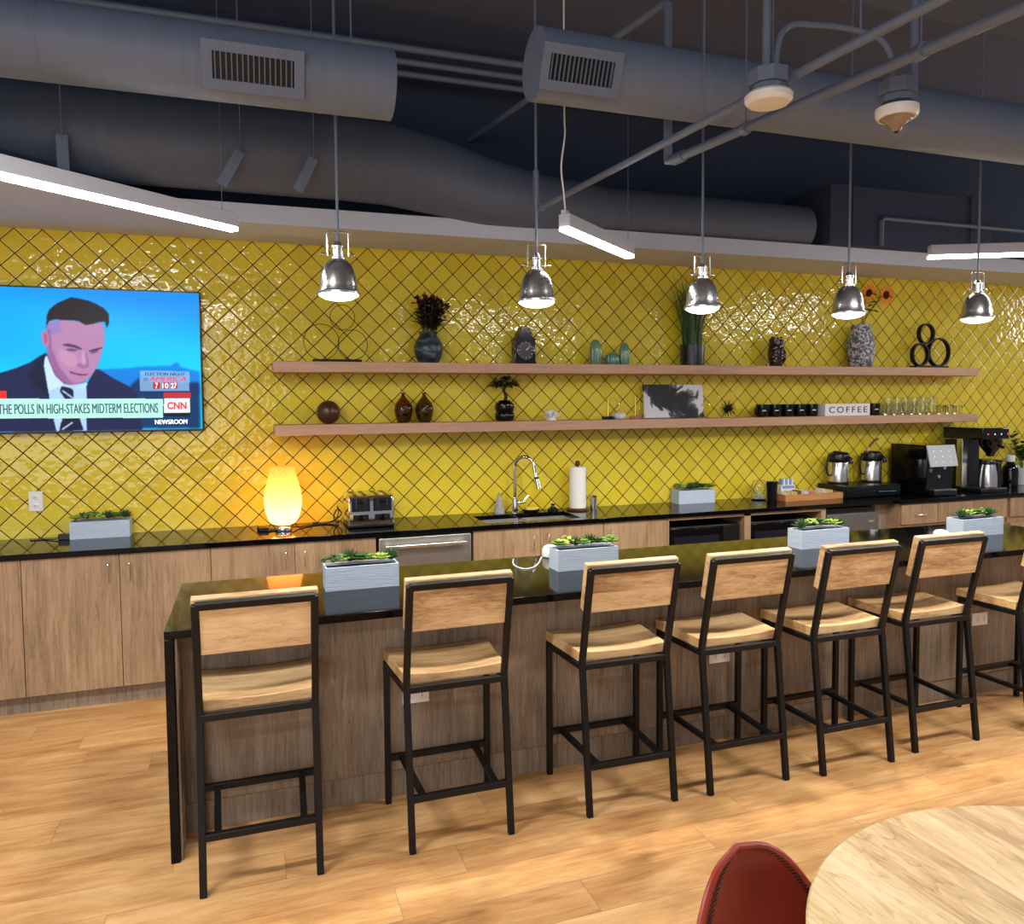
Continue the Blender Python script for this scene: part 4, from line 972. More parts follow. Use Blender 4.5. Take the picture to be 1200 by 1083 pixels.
# grass plant
t = thing('potted_grass','tall green grass plant in a black cylinder pot behind middle pendant','plant',(4.613,YS,ZU))
MB().lathe([(.085,0),(.092,.003),(.097,.16),(.0965,.165),(.09,.165),(.088,.15),(.0005,.15)], seg=40).build('pot', M['blackplastic'], t)
rnd = random.Random(9); g = MB()
for k in range(230):
    a = rnd.uniform(0,2*PI); r0 = .075*math.sqrt(rnd.random()); L = rnd.uniform(.30,.60); sp = rnd.uniform(.01,.16)*(1.1 if L > .4 else .8)
    b0 = Vector((r0*math.cos(a),r0*math.sin(a),.15)); lean = Vector((math.cos(a)*sp+rnd.uniform(-.03,.03), max(-.12, min(.03, math.sin(a)*sp*.45)),0))
    w = rnd.uniform(.0022,.004); s = Vector((-math.sin(a+rnd.uniform(-1,1)),math.cos(a),0)).normalized(); rows = []
    for i in range(6):
        q = i/5; c = b0 + Vector((0,0,L*q)) + lean*(q**1.7); ww = w*(1-q**3)+.0002
        rows.append([g.bm.verts.new(c-s*ww), g.bm.verts.new(c+s*ww)])
    for A, B in zip(rows[:-1],rows[1:]): g.face([A[0],A[1],B[1],B[0]])
gr = g.build('grass_blades', M['grass'], t, recalc=False); gr['kind'] = 'stuff'
MB().lathe([(.0005,.151),(.086,.1512)], seg=24, cap=False).build('soil', M['soil'], t)
# owl
t = thing('owl_figurine','glossy dark brown owl figurine on the upper shelf','figurine',(5.403,YS,ZU))
MB().lathe([(.05,0),(.053,.004),(.056,.03),(.066,.08),(.069,.12),(.066,.155),(.060,.175),(.057,.19),(.060,.212),(.058,.228),(.045,.234),(.0005,.232)], seg=32, sy=.85).build('body', M['owl'], t)
for s in (-1,1):
    MB().lathe([(.022,0),(.015,.012),(.0005,.026)], (s*.042,-.008,.222), 10).build('ear_tuft', M['owl'], t)
    MB().lathe([(.019,0),(.019,.004),(.011,.006),(.0005,.004)], seg=18, M=T(s*.023,-.048,.19) @ rot(PI/2,0,0)).build('eye', M['ballwood'], t)
    MB().ball((s*.058,-.01,.09),(.014,.04,.06),14,10).build('wing', M['owl'], t)
MB().lathe([(.007,0),(.0005,.014)], seg=8, M=T(0,-.05,.176) @ rot(PI*.7,0,0)).build('beak', M['blackplastic'], t)
# terrazzo vase and sunflowers
VX = 6.27
t = thing('vase','speckled grey stone vase holding the sunflowers on upper shelf','vase',(VX,YS,ZU))
MB().lathe([(.085,0),(.092,.006),(.106,.06),(.113,.14),(.111,.21),(.10,.27),(.082,.325),(.076,.352),(.079,.362),(.074,.364),(.068,.352),(.07,.33),(.0005,.31)], seg=44).build('body', M['terrazzo'], t)
def sunflower(x, z, y, R, label, tilt):
    t = thing('sunflower', label, 'flower', (VX,YS,ZU+.315), group='sunflowers in the speckled vase')
    c = Vector((x,y,z)); st = smooth([(.0,.01*(1 if x > .1 else -1),0.002),(x*.35,y*.4,z*.55),(x*.8,y*.6,z*.9),(x,y+.03,z)],5)
    MB().tube(st,.004,8).build('stem', M['stem'], t)
    Mx = T(*c) @ rot(tilt,0,-.45*0) 
    p = MB()
    for k in range(26):
        a = 2*PI*k/26; d = Mx.to_3x3() @ Vector((math.cos(a),-.22 if k % 2 else -.05,math.sin(a)))
        p.leaf(c + d*(R*.3), d, Mx.to_3x3() @ Vector((0,-1,0)), R*.78, R*.34, -.06, 5)
    p.build('petals', M['petal'], t, recalc=False)
    MB().lathe([(R*.42,0),(R*.42,.010),(R*.3,.02),(.0005,.022)], seg=24, M=Mx @ rot(PI/2,0,0)).build('flower_centre', M['seed'], t)
    l = MB()
    for k in range(5):
        a = k*1.4; q = st[int(len(st)*(.35+.1*k))]
        l.leaf(q,(math.cos(a),math.sin(a)*.6,.15),(0,0,1),.095,.05,-.3)
    l.build('leaves', M['stem'], t, recalc=False)
sunflower(.20,.30,-.06,.082,'right sunflower with a round dark centre in the speckled vase',.1)
sunflower(.035,.315,-.04,.078,'left sunflower partly hidden behind the fourth pendant lamp',.2)

# ================================================================== LOWER SHELF OBJECTS
tag(MB().ball((0,0,.0785),.0785,40,24).build('wooden_ball', M['ballwood'], loc=(1.812,YS,ZL), bevel=0),'dark brown turned wooden ball on the lower shelf','ornament')
def bottle_vase(x, label, mat):
    t = thing('glass_vase', label, 'vase', (x,YS,ZL), group='small brown glass vases')
    MB().lathe([(.036,0),(.042,.003),(.060,.055),(.066,.088),(.060,.122),(.042,.150),(.022,.172),(.0125,.186),(.0115,.198),(.017,.207),(.0145,.206),(.0095,.198),(.010,.186),(.02,.170),(.040,.147),(.0575,.120),(.0632,.088),(.0575,.057),(.04,.010),(.0005,.008)], seg=36, cap=True).build('body', M[mat], t)
bottle_vase(2.318,'reddish brown glass bulb vase, left of the pair on lower shelf','amber')
bottle_vase(2.465,'olive brown glass bulb vase, right of the pair on lower shelf','olive')
t = thing('potted_bonsai','small dark bonsai tree in a black gourd pot on lower shelf','plant',(3.055,YS,ZL))
MB().lathe([(.05,0),(.062,.006),(.072,.03),(.07,.055),(.062,.066),(.066,.076),(.073,.098),(.067,.125),(.045,.142),(.04,.15),(.034,.148),(.0005,.14)], seg=36).build('gourd_pot', M['blackgloss'], t)
MB().tube(smooth([(0,0,.141),(.012,0,.18),(-.004,0,.22),(.006,0,.255)],5),[.013-.0003*k for k in range(16)],10).build('trunk', M['bark'], t)
lf = MB(); rnd = random.Random(3)
for k in range(150):
    a = rnd.uniform(0,2*PI); r = .1*math.sqrt(rnd.random()); z = .24+.075*(1-(r/.11)**2)*rnd.random()+.005
    e = rnd.uniform(-.3,.8)
    lf.leaf((r*math.cos(a),r*math.sin(a)*.8,z),(math.cos(a+rnd.uniform(-.7,.7))*math.cos(e),math.sin(a)*math.cos(e),math.sin(e)),(0,0,1),rnd.uniform(.03,.05),.022,-.2)
lf.build('foliage', M['darkleaf'], t, recalc=False)
mb = MB(); rnd = random.Random(8)
for k in range(34):
    a = rnd.uniform(0,2*PI); e = rnd.uniform(.05,1.5); d = Vector((math.cos(a)*math.cos(e),math.sin(a)*math.cos(e),math.sin(e)))
    mb.lathe([(.006,0),(.009,.03),(.011,.043),(.005,.05)], (0,0,.012), 7, M=d.to_track_quat('Z','Y').to_matrix().to_4x4())
    p = d*.055 + Vector((0,0,.014)); mb.ball(p,(.012,.012,.01),8,6)
mb.lathe([(.04,0),(.03,.02),(.01,.03)], seg=14)
tag(mb.build('coral_ornament', M['coral'], loc=(3.418,YS,ZL)),'white branching coral ornament on the lower shelf','ornament')
def sail(x, label, basemat, h, bend):
    t = thing('sail_ornament', label, 'ornament', (x,YS,ZL), group='little sailboats with gold masts')
    MB().lathe([(.0005,0),(.045,.0),(.052,.012),(.05,.024),(.0005,.026)], seg=24, sy=.5).build('hull', M[basemat], t)
    MB().lathe([(.0065,.024),(.0045,h*.6),(.001,h)], seg=8).build('mast', M['gold'], t)
    MB().tube(smooth([(0,0,h*.92),(bend*.5,0,h*.98),(bend,0,h*.75),(bend*1.05,0,h*.45),(bend*.6,0,.05)],6),.0011,6).build('wire_sail', M['gold'], t)
sail(3.880,'little sailboat ornament with a dark hull and gold mast','navy',.165,.09)
sail(4.112,'little sailboat ornament with a rose hull beside ink picture','rose',.185,.035)
tag(MB().lathe([(.0005,0),(.035,.001),(.046,.014),(.046,.034),(.036,.05),(.0005,.054)], seg=28, sx=1.15).build('white_pebble', M['pebble'], loc=(3.988,-.105,ZL)),'smooth white stone between the two sailboat ornaments','ornament')
t = thing('ink_picture','unframed black and white poured ink canvas leaning on lower shelf','picture',(4.492,-.055,ZL+.003))
t.rotation_euler = (-.09,0,0)
MB().box(-.268,.268,-.018,.0,0,.262).build('canvas', M['canvas'], t, bevel=.002)
mb = MB(); rnd = random.Random(21)
mb.ball((0,0,0),.022,12,8)
for k in range(64):
    z = 1-2*(k+.5)/64; a = k*2.39996; r = math.sqrt(1-z*z); d = Vector((r*math.cos(a),r*math.sin(a),z))
    mb.lathe([(.003,.015),(.0014,.062),(.0003,.074)], seg=5, M=d.to_track_quat('Z','Y').to_matrix().to_4x4())
tag(mb.build('urchin_ornament', M['blackmetal'], loc=(4.945,YS,ZL+.070)),'spiky black metal urchin ornament right of the ink picture','ornament')
def mug(x, label):
    t = thing('mug', label, 'mug', (x,YS,ZL), group='black mugs on the lower shelf')
    MB().lathe([(.042,0),(.047,.003),(.0495,.012),(.05,.1),(.0485,.102),(.0465,.1),(.046,.01),(.0005,.008)], seg=30).build('cup', M['blackgloss'], t)
    MB().tube(smooth([(-.0485,-.0,.084),(-.062,-.0,.084),(-.068,-.0,.066),(-.068,-.0,.038),(-.062,-.0,.022),(-.0485,-.0,.022)],5),.006,8).build('handle', M['blackgloss'], t)
    mb = MB(); n = 6
    V = [[mb.bm.verts.new((.0506*math.sin(-.62+ .62*i/n),-.0506*math.cos(-.62+.62*i/n),z)) for z in (.048,.056)] for i in range(n+1)]
    for i in range(n): mb.face([V[i][0],V[i+1][0],V[i+1][1],V[i][1]])
    mb.build('white_mark', M['whiteplastic'], t)
for k, (x, lb) in enumerate([(5.272,'black mug at the left end of the row on lower shelf'),(5.396,'second black mug from the left end of the row'),(5.52,'third black mug from the left end of the row'),(5.644,'fourth black mug from the left end of the row'),(5.768,'black mug touching the left side of the COFFEE block'),(6.425,'black mug between the COFFEE block and the glasses')]): mug(x, lb)
t = thing('coffee_sign','white block sign spelling COFFEE among the black mugs','sign',(6.075,-.155,ZL))
MB().box(-.235,.235,-.05,.05,0,.102).build('block', M['whiteplastic'], t, bevel=.002)
text_obj('lettering','COFFEE',-.195,.205,.026,.078,-.0506,plain('dark_grey_ink',(66,66,70),rough=.7),t,spacing=1.35,bold=.008)
def glass(x, y, label, R, h, grp):
    t = tag(MB().lathe([(R*.82,0),(R*.86,.003),(R*.9,.012),(R,h),(R*.98,h+.001),(R*.945,h-.001),(R*.85,.016),(.0005,.014)], seg=28).build('drinking_glass', M['clear'], loc=(x,y,ZL)), label, 'glass', grp)
names = ['first','second','third','fourth','fifth','sixth']
for k in range(6): glass(6.585+k*.098, YS-.0, f'{names[k]} tall clear glass, counting rightwards from the last black mug', .043, .148, 'tall clear glasses on the lower shelf')
for k in range(3): glass(7.195+k*.094, YS, f'{names[k]} short clear glass, counting rightwards from the tall glasses', .040, .078, 'short clear glasses on the lower shelf')

# ================================================================== BACK COUNTER OBJECTS
# black adapter by the left planter
t = thing('power_adapter','black power adapter with a cord left of the television planter','adapter',(.232,-.125,ZC))
MB().box(-.032,.032,-.022,.022,0,.036).build('body', M['blackplastic'], t, bevel=.004)
MB().tube(smooth([(-.032,0,.014),(-.06,-.005,.006),(-.12,.03,.0035),(-.19,.02,.0035)],6),.0034,8).build('cord', M['blackplastic'], t)
# lamp
t = thing('table_lamp','glowing amber egg-shaped table lamp on the back counter','lamp',(1.502,-.27,ZC))
MB().lathe([(.046,0),(.052,.003),(.054,.018),(.048,.03),(.052,.038),(.05,.042),(.0005,.042)], seg=36).build('base', M['chrome'], t)
MB().lathe([(.05,.043),(.072,.048),(.092,.075),(.106,.115),(.1155,.165),(.1165,.205),(.111,.255),(.100,.305),(.088,.35),(.079,.385),(.074,.415)], seg=48, cap=False).build('shade', M['shade'], t)
ld = bpy.data.lights.new('lamp_bulb','POINT'); ld.energy = 7; ld.color = (1,.74,.38); ld.shadow_soft_size = .03
lo = bpy.data.objects.new('lamp_bulb', ld); COL.objects.link(lo); lo.parent = t; lo.location = (0,0,.125)
t2 = tag(MB().tube(smooth([(1.556,-.27,ZC+.02),(1.60,-.22,ZC+.008),(1.68,-.15,ZC+.005),(1.76,-.12,ZC+.005),(1.84,-.10,ZC+.02),(1.87,-.09,ZC+.07),(1.865,-.06,ZC+.11)],6),.0045,8).tube(smooth([(1.865,-.12,ZC+.005),(1.83,-.15,ZC+.05),(1.86,-.12,ZC+.1),(1.89,-.07,ZC+.06),(1.85,-.06,ZC+.02),(1.78,-.09,ZC+.005),(1.70,-.05,ZC+.005)],6),.0045,8).build('black_cable', M['blackplastic']),'black power cords lying between the glowing lamp and the toaster','cord')
t = thing('cord_plugs','two black plugs on a cord left of the glowing lamp','plug',(1.37,-.215,ZC))
for dy, dx in ((0,0),(-.045,.01)):
    MB().box(-.03+dx,.03+dx,-.014+dy,.014+dy,0,.026).build('plug', M['blackplastic'], t, bevel=.005)
    MB().tube(smooth([(.03+dx,dy,.012),(.06,dy-.01,.006),(.085,dy-.02,.005)],5),.0042,8).build('cord', M['blackplastic'], t)
# toaster
t = thing('toaster','chrome four-slice toaster with black knobs on the back counter','toaster',(2.052,-.22,ZC))
mb = MB(); W_, D_, H_ = .148,.152,.212
prof = [(-D_,.018),(-D_,.17),(-D_+.012,.2),(-D_+.04,H_),(D_-.04,H_),(D_-.012,.2),(D_,.17),(D_,.018)]
A = [mb.bm.verts.new((-W_,y,z)) for y, z in prof]; B = [mb.bm.verts.new((W_,y,z)) for y, z in prof]
mb.face(A); mb.face(B[::-1])
for k in range(len(prof)): mb.face([A[(k+1)%8],A[k],B[k],B[(k+1)%8]])
mb.build('body', M['chrome'], t, bevel=.008, seg=3)
MB().box(-W_-.002,W_+.002,-D_-.004,D_+.002,.004,.024).build('base', M['blackplastic'], t, bevel=.004)
for s in (-1,1):
    f = MB().box(s*.07-.060,s*.07+.060,-D_-.006,-D_-.0005,.108,.196).build('lever_panel', M['blackplastic'], t, bevel=.002)
    MB().box(s*.07-.022,s*.07+.022,-D_-.026,-D_-.0065,.168,.182).build('lever', M['blackgloss'], f, bevel=.003)
    for q in (-1,1): MB().box(s*.07+q*.03-.001,s*.07+q*.03+.001,-D_-.0075,-D_-.0062,.112,.19).build('slot_line', M['chrome'], f)
    k = MB().box(s*.07-.05,s*.07+.05,-D_-.005,-D_-.0005,.046,.088).build('dial_plate', M['blackplastic'], t, bevel=.002)
    MB().lathe([(.02,0),(.019,.014),(.014,.018),(.0005,.018)], seg=24, M=T(s*.07,-D_-.0052,.067) @ rot(PI/2,0,0)).build('knob', M['blackgloss'], k)
    for q in (-1,1): MB().box(s*.07+q*.03-.012,s*.07+q*.03+.012,-.115,.115,H_-.004,H_+.0015).build('bread_slot', M['blackplastic'], t)
# sink
t = thing('sink','stainless double-bowl sink set into the black worktop','sink',(3.15,-.32,0))
def bowl(x0, x1, y0, y1, zt, zb):
    mb = MB(); w = .003
    mb.box(x0,x1,y0,y1,zb-w,zb); mb.box(x0,x0+w,y0,y1,zb,zt); mb.box(x1-w,x1,y0,y1,zb,zt); mb.box(x0+w,x1-w,y0,y0+w,zb,zt); mb.box(x0+w,x1-w,y1-w,y1,zb,zt)
    return mb
bowl(-.349,-.012,-.169,.169,.884,.72).build('bowl', M['steel'], t); bowl(.012,.349,-.169,.169,.884,.72).build('bowl', M['steel'], t)
MB().box(-.0115,.0115,-.169,.169,.86,.884).build('divider', M['steel'], t, bevel=.003)
for s in (-1,1): MB().lathe([(.04,0),(.04,.004),(.03,.006),(.0005,.003)], (s*.18,0,.7205), 24).build('drain', M['chrome'], t)
# faucet
t = thing('faucet','tall chrome gooseneck faucet behind the sink','faucet',(3.142,-.095,ZC))
MB().lathe([(.030,0),(.030,.008),(.024,.014),(.0225,.10),(.019,.115),(.0005,.116)], seg=24).build('base', M['chrome'], t)
dx, dy = .76, -.65
pth = [(0,0,.11),(0,0,.28)]
R_ = .075
for k in range(13):
    a = PI*k/12; pth.append((dx*(R_-R_*math.cos(a)),dy*(R_-R_*math.cos(a)),.335+R_*1.05*math.sin(a)))
pth += [(dx*.158,dy*.158,.29),(dx*.168,dy*.168,.255)]
MB().tube(smooth(pth,3),.0125,14).build('spout', M['chrome'], t)
MB().tube([(dx*.168,dy*.168,.262),(dx*.185,dy*.185,.185)],[.0155,.0185],16).build('spray_head', M['chrome'], t)
MB().tube([(dx*.1675,dy*.1675,.27),(dx*.171,dy*.171,.255)],.0165,16).build('black_collar', M['blackplastic'], t)
MB().tube([(.02,-.004,.075),(.075,-.02,.082)],[.013,.012],14).tube([(.06,-.016,.085),(.095,-.025,.125)],.0045,8).build('lever', M['chrome'], t)
# ornament, sponge, scrubber, towel, canister
tag(MB().lathe([(.0425,0),(.042,.006),(.032,.055),(.02,.108),(.008,.145),(.0005,.156)], seg=9).build('glass_tree', plain('grey_mosaic_glass',(150,148,146),rough=.15,var=.55,scale=70,bump=.004), loc=(3.028,-.068,ZC), angle=10),'small pointed grey mosaic tree ornament left of the faucet','ornament')
t = thing('sponge_holder','black dish with a yellow sponge right of the faucet','sponge',(3.275,-.075,ZC))
MB().lathe([(.055,0),(.062,.006),(.066,.018),(.06,.018),(.055,.009),(.0005,.008)], seg=28, sy=.7).build('dish', M['blackplastic'], t)
MB().box(-.045,.045,-.028,.028,.0105,.036).build('sponge', M['sponge'], t, bevel=.005)
t = thing('sink_stopper','small black rubber stopper on the worktop right of the sponge','stopper',(3.445,-.085,ZC))
MB().lathe([(.04,0),(.042,.008),(.03,.02),(.016,.028),(.012,.04),(.018,.05),(.0005,.055)], seg=24).build('body', M['blackplastic'], t)
t = thing('paper_towel_holder','white paper towel roll on a dark upright holder','paper towel',(3.632,-.12,ZC))
MB().lathe([(.085,0),(.086,.006),(.08,.014),(.0005,.015)], seg=36).build('base', M['ballwood'], t)
MB().tube([(0,0,.015),(0,0,.335)],.008,12).build('rod', M['ballwood'], t)
MB().lathe([(.062,.017),(.063,.02),(.063,.322),(.062,.325),(.02,.325),(.02,.30),(.0085,.30)], seg=40, cap=False).build('roll', M['paper'], t)
MB().ball((0,0,.351),(.02,.02,.021),18,12).build('finial', M['ballwood'], t)
t = thing('soap_canister','small brushed steel canister right of the paper towel','canister',(3.765,-.118,ZC))
MB().lathe([(.026,0),(.0265,.002),(.0265,.088),(.025,.09),(.0005,.09)], seg=28).build('body', M['steel_v'], t)
MB().lathe([(.0268,.0905),(.0268,.101),(.024,.104),(.0005,.104)], seg=28).build('lid', M['chrome'], t)
# jar, cup, packets, tray
t = thing('glass_jar','clear glass jar half filled with white creamers','jar',(5.245,-.135,ZC))
MB().lathe([(.055,0),(.06,.004),(.062,.02),(.062,.115),(.05,.135),(.048,.158),(.051,.160),(.0455,.158),(.0475,.133),(.058,.113),(.058,.01),(.0005,.007)], seg=32).build('glass', M['clear'], t)
rnd = random.Random(2)
for k in range(11):
    a = k*2.4; r = .036*math.sqrt(((k % 6)+.3)/6)
    MB().lathe([(.011,0),(.014,.016),(.0005,.017)], (r*math.cos(a),r*math.sin(a),.010+.02*(k//6)), 12).build('creamer', M['whiteplastic'], t)
t = thing('black_cup','tapered black cup between the glass jar and the tray','cup',(5.302,-.225,ZC))
MB().lathe([(.034,0),(.036,.003),(.046,.15),(.048,.153),(.044,.153),(.034,.008),(.0005,.006)], seg=30).build('body', M['blackplastic'], t)
t = thing('sweetener_box','white and blue box of packets standing behind the tray','box',(5.555,-.085,ZC))
MB().box(-.07,.07,-.025,.025,0,.105).build('carton', M['packetA'], t, bevel=.002)
MB().box(-.06,.062,-.0262,-.0252,.075,.1).build('blue_band', M['packetB'], t)
rnd = random.Random(12)
for k in range(6): MB().box(-.06+.02*k,-.045+.02*k,-.018,.018,.106,.15+rnd.uniform(0,.012)).build('packet', M['packetA' if k % 2 else 'packetB'], t)
t = thing('wooden_tray','light wooden tray holding tea and sugar packets','tray',(5.64,-.235,ZC))
mb = MB(); w, d, h = .285,.095,.052
mb.box(-w,w,-d,d,0,.008); mb.box(-w,w,-d,-d+.01,.008,h); mb.box(-w,w,d-.01,d,.008,h); mb.box(-w,-w+.01,-d+.01,d-.01,.008,h); mb.box(w-.01,w,-d+.01,d-.01,.008,h)
mb.build('box', M['traywood'], t, bevel=.001)
for k in (-.1,.09): MB().box(k-.003,k+.003,-d+.0105,d-.0105,.0085,.045).build('divider', M['traywood'], t)
for k in range(34):
    x = -.262+.0156*k
    if min(abs(x+.1),abs(x-.09)) < .009: continue
    m = ['packetA','packetD','packetE','packetA','packetC','packetD'][(k//4) % 6]
    hh = rnd.uniform(.045,.07)
    o = MB().box(-.0022,.0022,-.05,.05,0,hh,T(x,rnd.uniform(-.02,.02),.0095) @ rot(0,rnd.uniform(-.05,.1),rnd.uniform(-.05,.05))).build('packet', M[m], t)
# drawer stand and airpots
t = thing('pod_drawer','black coffee pod drawer under the two airpots','drawer',(6.215,-.2,ZC))
MB().box(-.29,.29,-.15,.17,.004,.098).build('body', M['blackplastic'], t, bevel=.003)
MB().box(-.28,.28,-.165,-.1505,.012,.09).build('drawer_front', M['blackgloss'], t, bevel=.002)
MB().tube([(.02,-.166,.05),(.02,-.19,.05),(.20,-.19,.046),(.20,-.166,.046)],.005,8).build('handle', M['chrome'], t)
for sx in (-.26,.26): MB().lathe([(.012,0),(.012,.0045)], (sx,-.1,0), 10).build('foot', M['blackplastic'], t)
def airpot(x, y, z, label, lever_up):
    t = thing('airpot', label, 'coffee pot', (x,y,z), group='steel pump airpots')
    MB().lathe([(.075,0),(.082,.004),(.082,.016),(.0005,.016)], seg=36).build('foot', M['blackplastic'], t)
    MB().lathe([(.078,.0165),(.0805,.02),(.0805,.182),(.078,.186),(.0005,.186)], seg=40).build('body', M['steel_v'], t)
    MB().lathe([(.083,.1865),(.090,.196),(.091,.225),(.084,.252),(.06,.268),(.0005,.27)], seg=36).build('lid', M['blackplastic'], t)
    MB().tube(smooth([(.0,-.07,.215),(.01,-.11,.222),(.012,-.128,.20),(.012,-.13,.178)],5),[.018]*16,12).build('spout', M['blackplastic'], t)
    MB().tube(smooth([(-.083,.0,.225),(-.115,0,.20),(-.125,0,.14),(-.112,0,.085),(-.084,0,.075)],5),.009,10).build('carry_handle', M['blackplastic'], t)
    if lever_up: MB().tube(smooth([(-.06,-.01,.25),(-.055,-.02,.30),(-.015,-.035,.352),(.02,-.05,.375)],5),[.010]*16,10).build('pump_lever', M['chrome'], t)
    else: MB().bar((-.03,.02,.274),(.02,-.085,.262),.04,.014).build('pump_lever', M['blackplastic'], t, bevel=.003)
airpot(6.045,-.14,ZC+.0985,'left steel airpot with a black lid and lowered lever',False)
airpot(6.40,-.14,ZC+.0985,'right steel airpot with its chrome pump lever raised',True)
# espresso machine
t = thing('espresso_machine','black bean-to-cup coffee machine with a tilted silver panel','coffee machine',(6.665,-.28,ZC))
MB().box(0,.29,-.19,.2,.006,.425).build('body', M['blackgloss'], t, bevel=.012, seg=3)
MB().box(.02,.27,-.255,-.191,.006,.05).build('drip_tray', M['blackplastic'], t, bevel=.004)
MB().box(.03,.26,-.25,-.195,.0505,.054).build('drip_grid', M['steel'], t)
pn = MB().hexa([(.005,-.225,.245),(.31,-.225,.245),(.31,-.212,.245),(.005,-.212,.245),(-.02,-.25+.045,.425),(.285,-.25+.045,.425),(.285,-.192,.425),(-.02,-.192,.425)]).build('touch_panel', M['aluminium'], t, bevel=.003)
for r in range(3):
    for c in range(3):
        xx, zz = .06+.085*c-.008*r, .285+.045*r; yy = -.2275+.0202*((zz-.245)/.18)
        MB().lathe([(.0055,0),(.0005,.0012)], seg=14, M=T(xx,yy,zz) @ rot(PI/2-.11,0,0)).build('icon', M['dot'], pn)
MB().lathe([(.016,0),(.016,.025),(.0005,.026)], seg=16, M=T(.17,-.191,.235) @ rot(PI/2,0,0)).build('nozzle', M['chrome'], t)
MB().lathe([(.014,0),(.014,.006),(.0005,.008)], seg=18, M=T(.13,-.191,.16) @ rot(PI/2,0,0)).build('button', M['chrome'], t)
MB().lathe([(.018,0),(.018,.004),(.0005,.005)], seg=18, M=T(.04,-.191,.215) @ rot(PI/2,0,0)).build('lock', M['darkgrey'], t)
# drip brewer
t = thing('coffee_brewer','tall black drip coffee brewer with a silver column and steel carafe','coffee machine',(7.25,-.3,ZC))
MB().box(.0,.30,-.2,.2,.0,.035).build('base', M['blackplastic'], t, bevel=.006)
MB().box(.02,.28,.06,.195,.0355,.45).build('tower', M['blackplastic'], t, bevel=.004)
MB().box(.005,.065,-.0,.0595,.0355,.46).build('column', M['steel_v'], t, bevel=.002)
MB().box(.0,.31,-.2,.2,.4605,.56).build('head', M['blackgloss'], t, bevel=.01, seg=3)
MB().lathe([(.03,0),(.034,.02),(.07,.07),(.088,.1),(.09,.15),(.0005,.152)], (.19,-.12,.308), 28).build('brew_basket', M['blackgloss'], t)
MB().tube([(.19,-.212,.40),(.19,-.245,.39)],.012,10).build('basket_handle', M['blackplastic'], t)
for q, m in ((.06,'redlamp'),(.14,'dot'),(.215,'dot'),(.29,'redlamp')): MB().lathe([(.008,0),(.0005,.004)], seg=12, M=T(q,-.2005,.505) @ rot(PI/2,0,0)).build('indicator', M[m], t)
c = thing('carafe','steel coffee carafe on the base of the drip brewer','carafe',(7.44,-.40,ZC+.0355))
MB().lathe([(.07,0),(.074,.005),(.075,.06),(.066,.15),(.055,.2),(.0005,.2)], seg=36).build('body', M['steel_v'], c)
MB().lathe([(.056,.2005),(.058,.215),(.05,.235),(.0005,.238)], seg=28).build('lid', M['blackplastic'], c)
MB().tube(smooth([(.055,0,.21),(.10,.0,.215),(.118,0,.17),(.11,0,.09),(.074,0,.06)],5),.009,10).build('handle', M['blackplastic'], c)
# grinder canister, bottle, plant
t = thing('bean_canister','black square canister right of the drip brewer','canister',(7.70,-.2,ZC))
MB().box(-.06,.06,-.08,.08,0,.235).build('body', M['blackplastic'], t, bevel=.006); MB().box(-.063,.063,-.083,.083,.2355,.26).build('lid', M['blackgloss'], t, bevel=.004)
t = thing('syrup_bottle','dark bottle with a white cap beside the potted plant','bottle',(7.90,-.25,ZC))
MB().lathe([(.06,0),(.066,.004),(.068,.15),(.062,.185),(.045,.21),(.034,.22),(.034,.235),(.0005,.235)], seg=32).build('body', glass_mat('dark_glass',(24,30,44),.05), t)
MB().lathe([(.036,.2355),(.038,.24),(.038,.288),(.034,.292),(.0005,.292)], seg=28).build('cap', M['whiteplastic'], t)
t = thing('potted_plant','leafy green plant in a white pot at the right picture edge','plant',(8.20,-.16,ZC))
MB().lathe([(.075,0),(.08,.004),(.10,.16),(.102,.165),(.094,.165),(.09,.15),(.0005,.148)], seg=32).build('pot', M['whiteplastic'], t)
lf, st = MB(), MB(); rnd = random.Random(4)
for k in range(16):
    a = rnd.uniform(0,2*PI); sp = rnd.uniform(.03,.2); h = rnd.uniform(.15,.32); b0 = Vector((math.cos(a)*.03,math.sin(a)*.03,.148)); tp = Vector((math.cos(a)*sp,math.sin(a)*sp*.6,.15+h))
    if tp.y > .13: tp.y = .13
    st.tube(smooth([b0,b0.lerp(tp,.5)+Vector((0,0,.05)),tp],4),.003,6)
    for q in range(7):
        p = b0.lerp(tp,.3+.11*q)+Vector((0,0,.03)); b2 = rnd.uniform(0,2*PI)
        lf.leaf(p,(math.cos(b2),math.sin(b2)*.5-.2,rnd.uniform(0,.7)),(0,0,1),rnd.uniform(.05,.08),.045,-.15)
st.build('stems', M['stem'], t); lf.build('leaves', M['leafC'], t, recalc=False)

# ================================================================== ROUND TABLE AND LEATHER CHAIR
t = thing('round_table','pale wooden round dining table at the lower right corner','table',(2.77,-4.61,0), math.radians(3))
MB().lathe([(.0005,.708),(.56,.708),(.60,.714),(.618,.728),(.622,.736),(.618,.7395),(.61,.74),(.0005,.74)], seg=96).build('tabletop', M['tablewood'], t, loc=(0,0,0))
bpy.data.objects[-1] if False else None
MB().lathe([(.035,.03),(.035,.70),(.12,.7075)], seg=28, cap=True).build('pedestal', M['blackmetal'], t)
MB().lathe([(.27,0),(.275,.006),(.26,.016),(.05,.03),(.0005,.0305)], seg=48).build('base', M['blackmetal'], t)

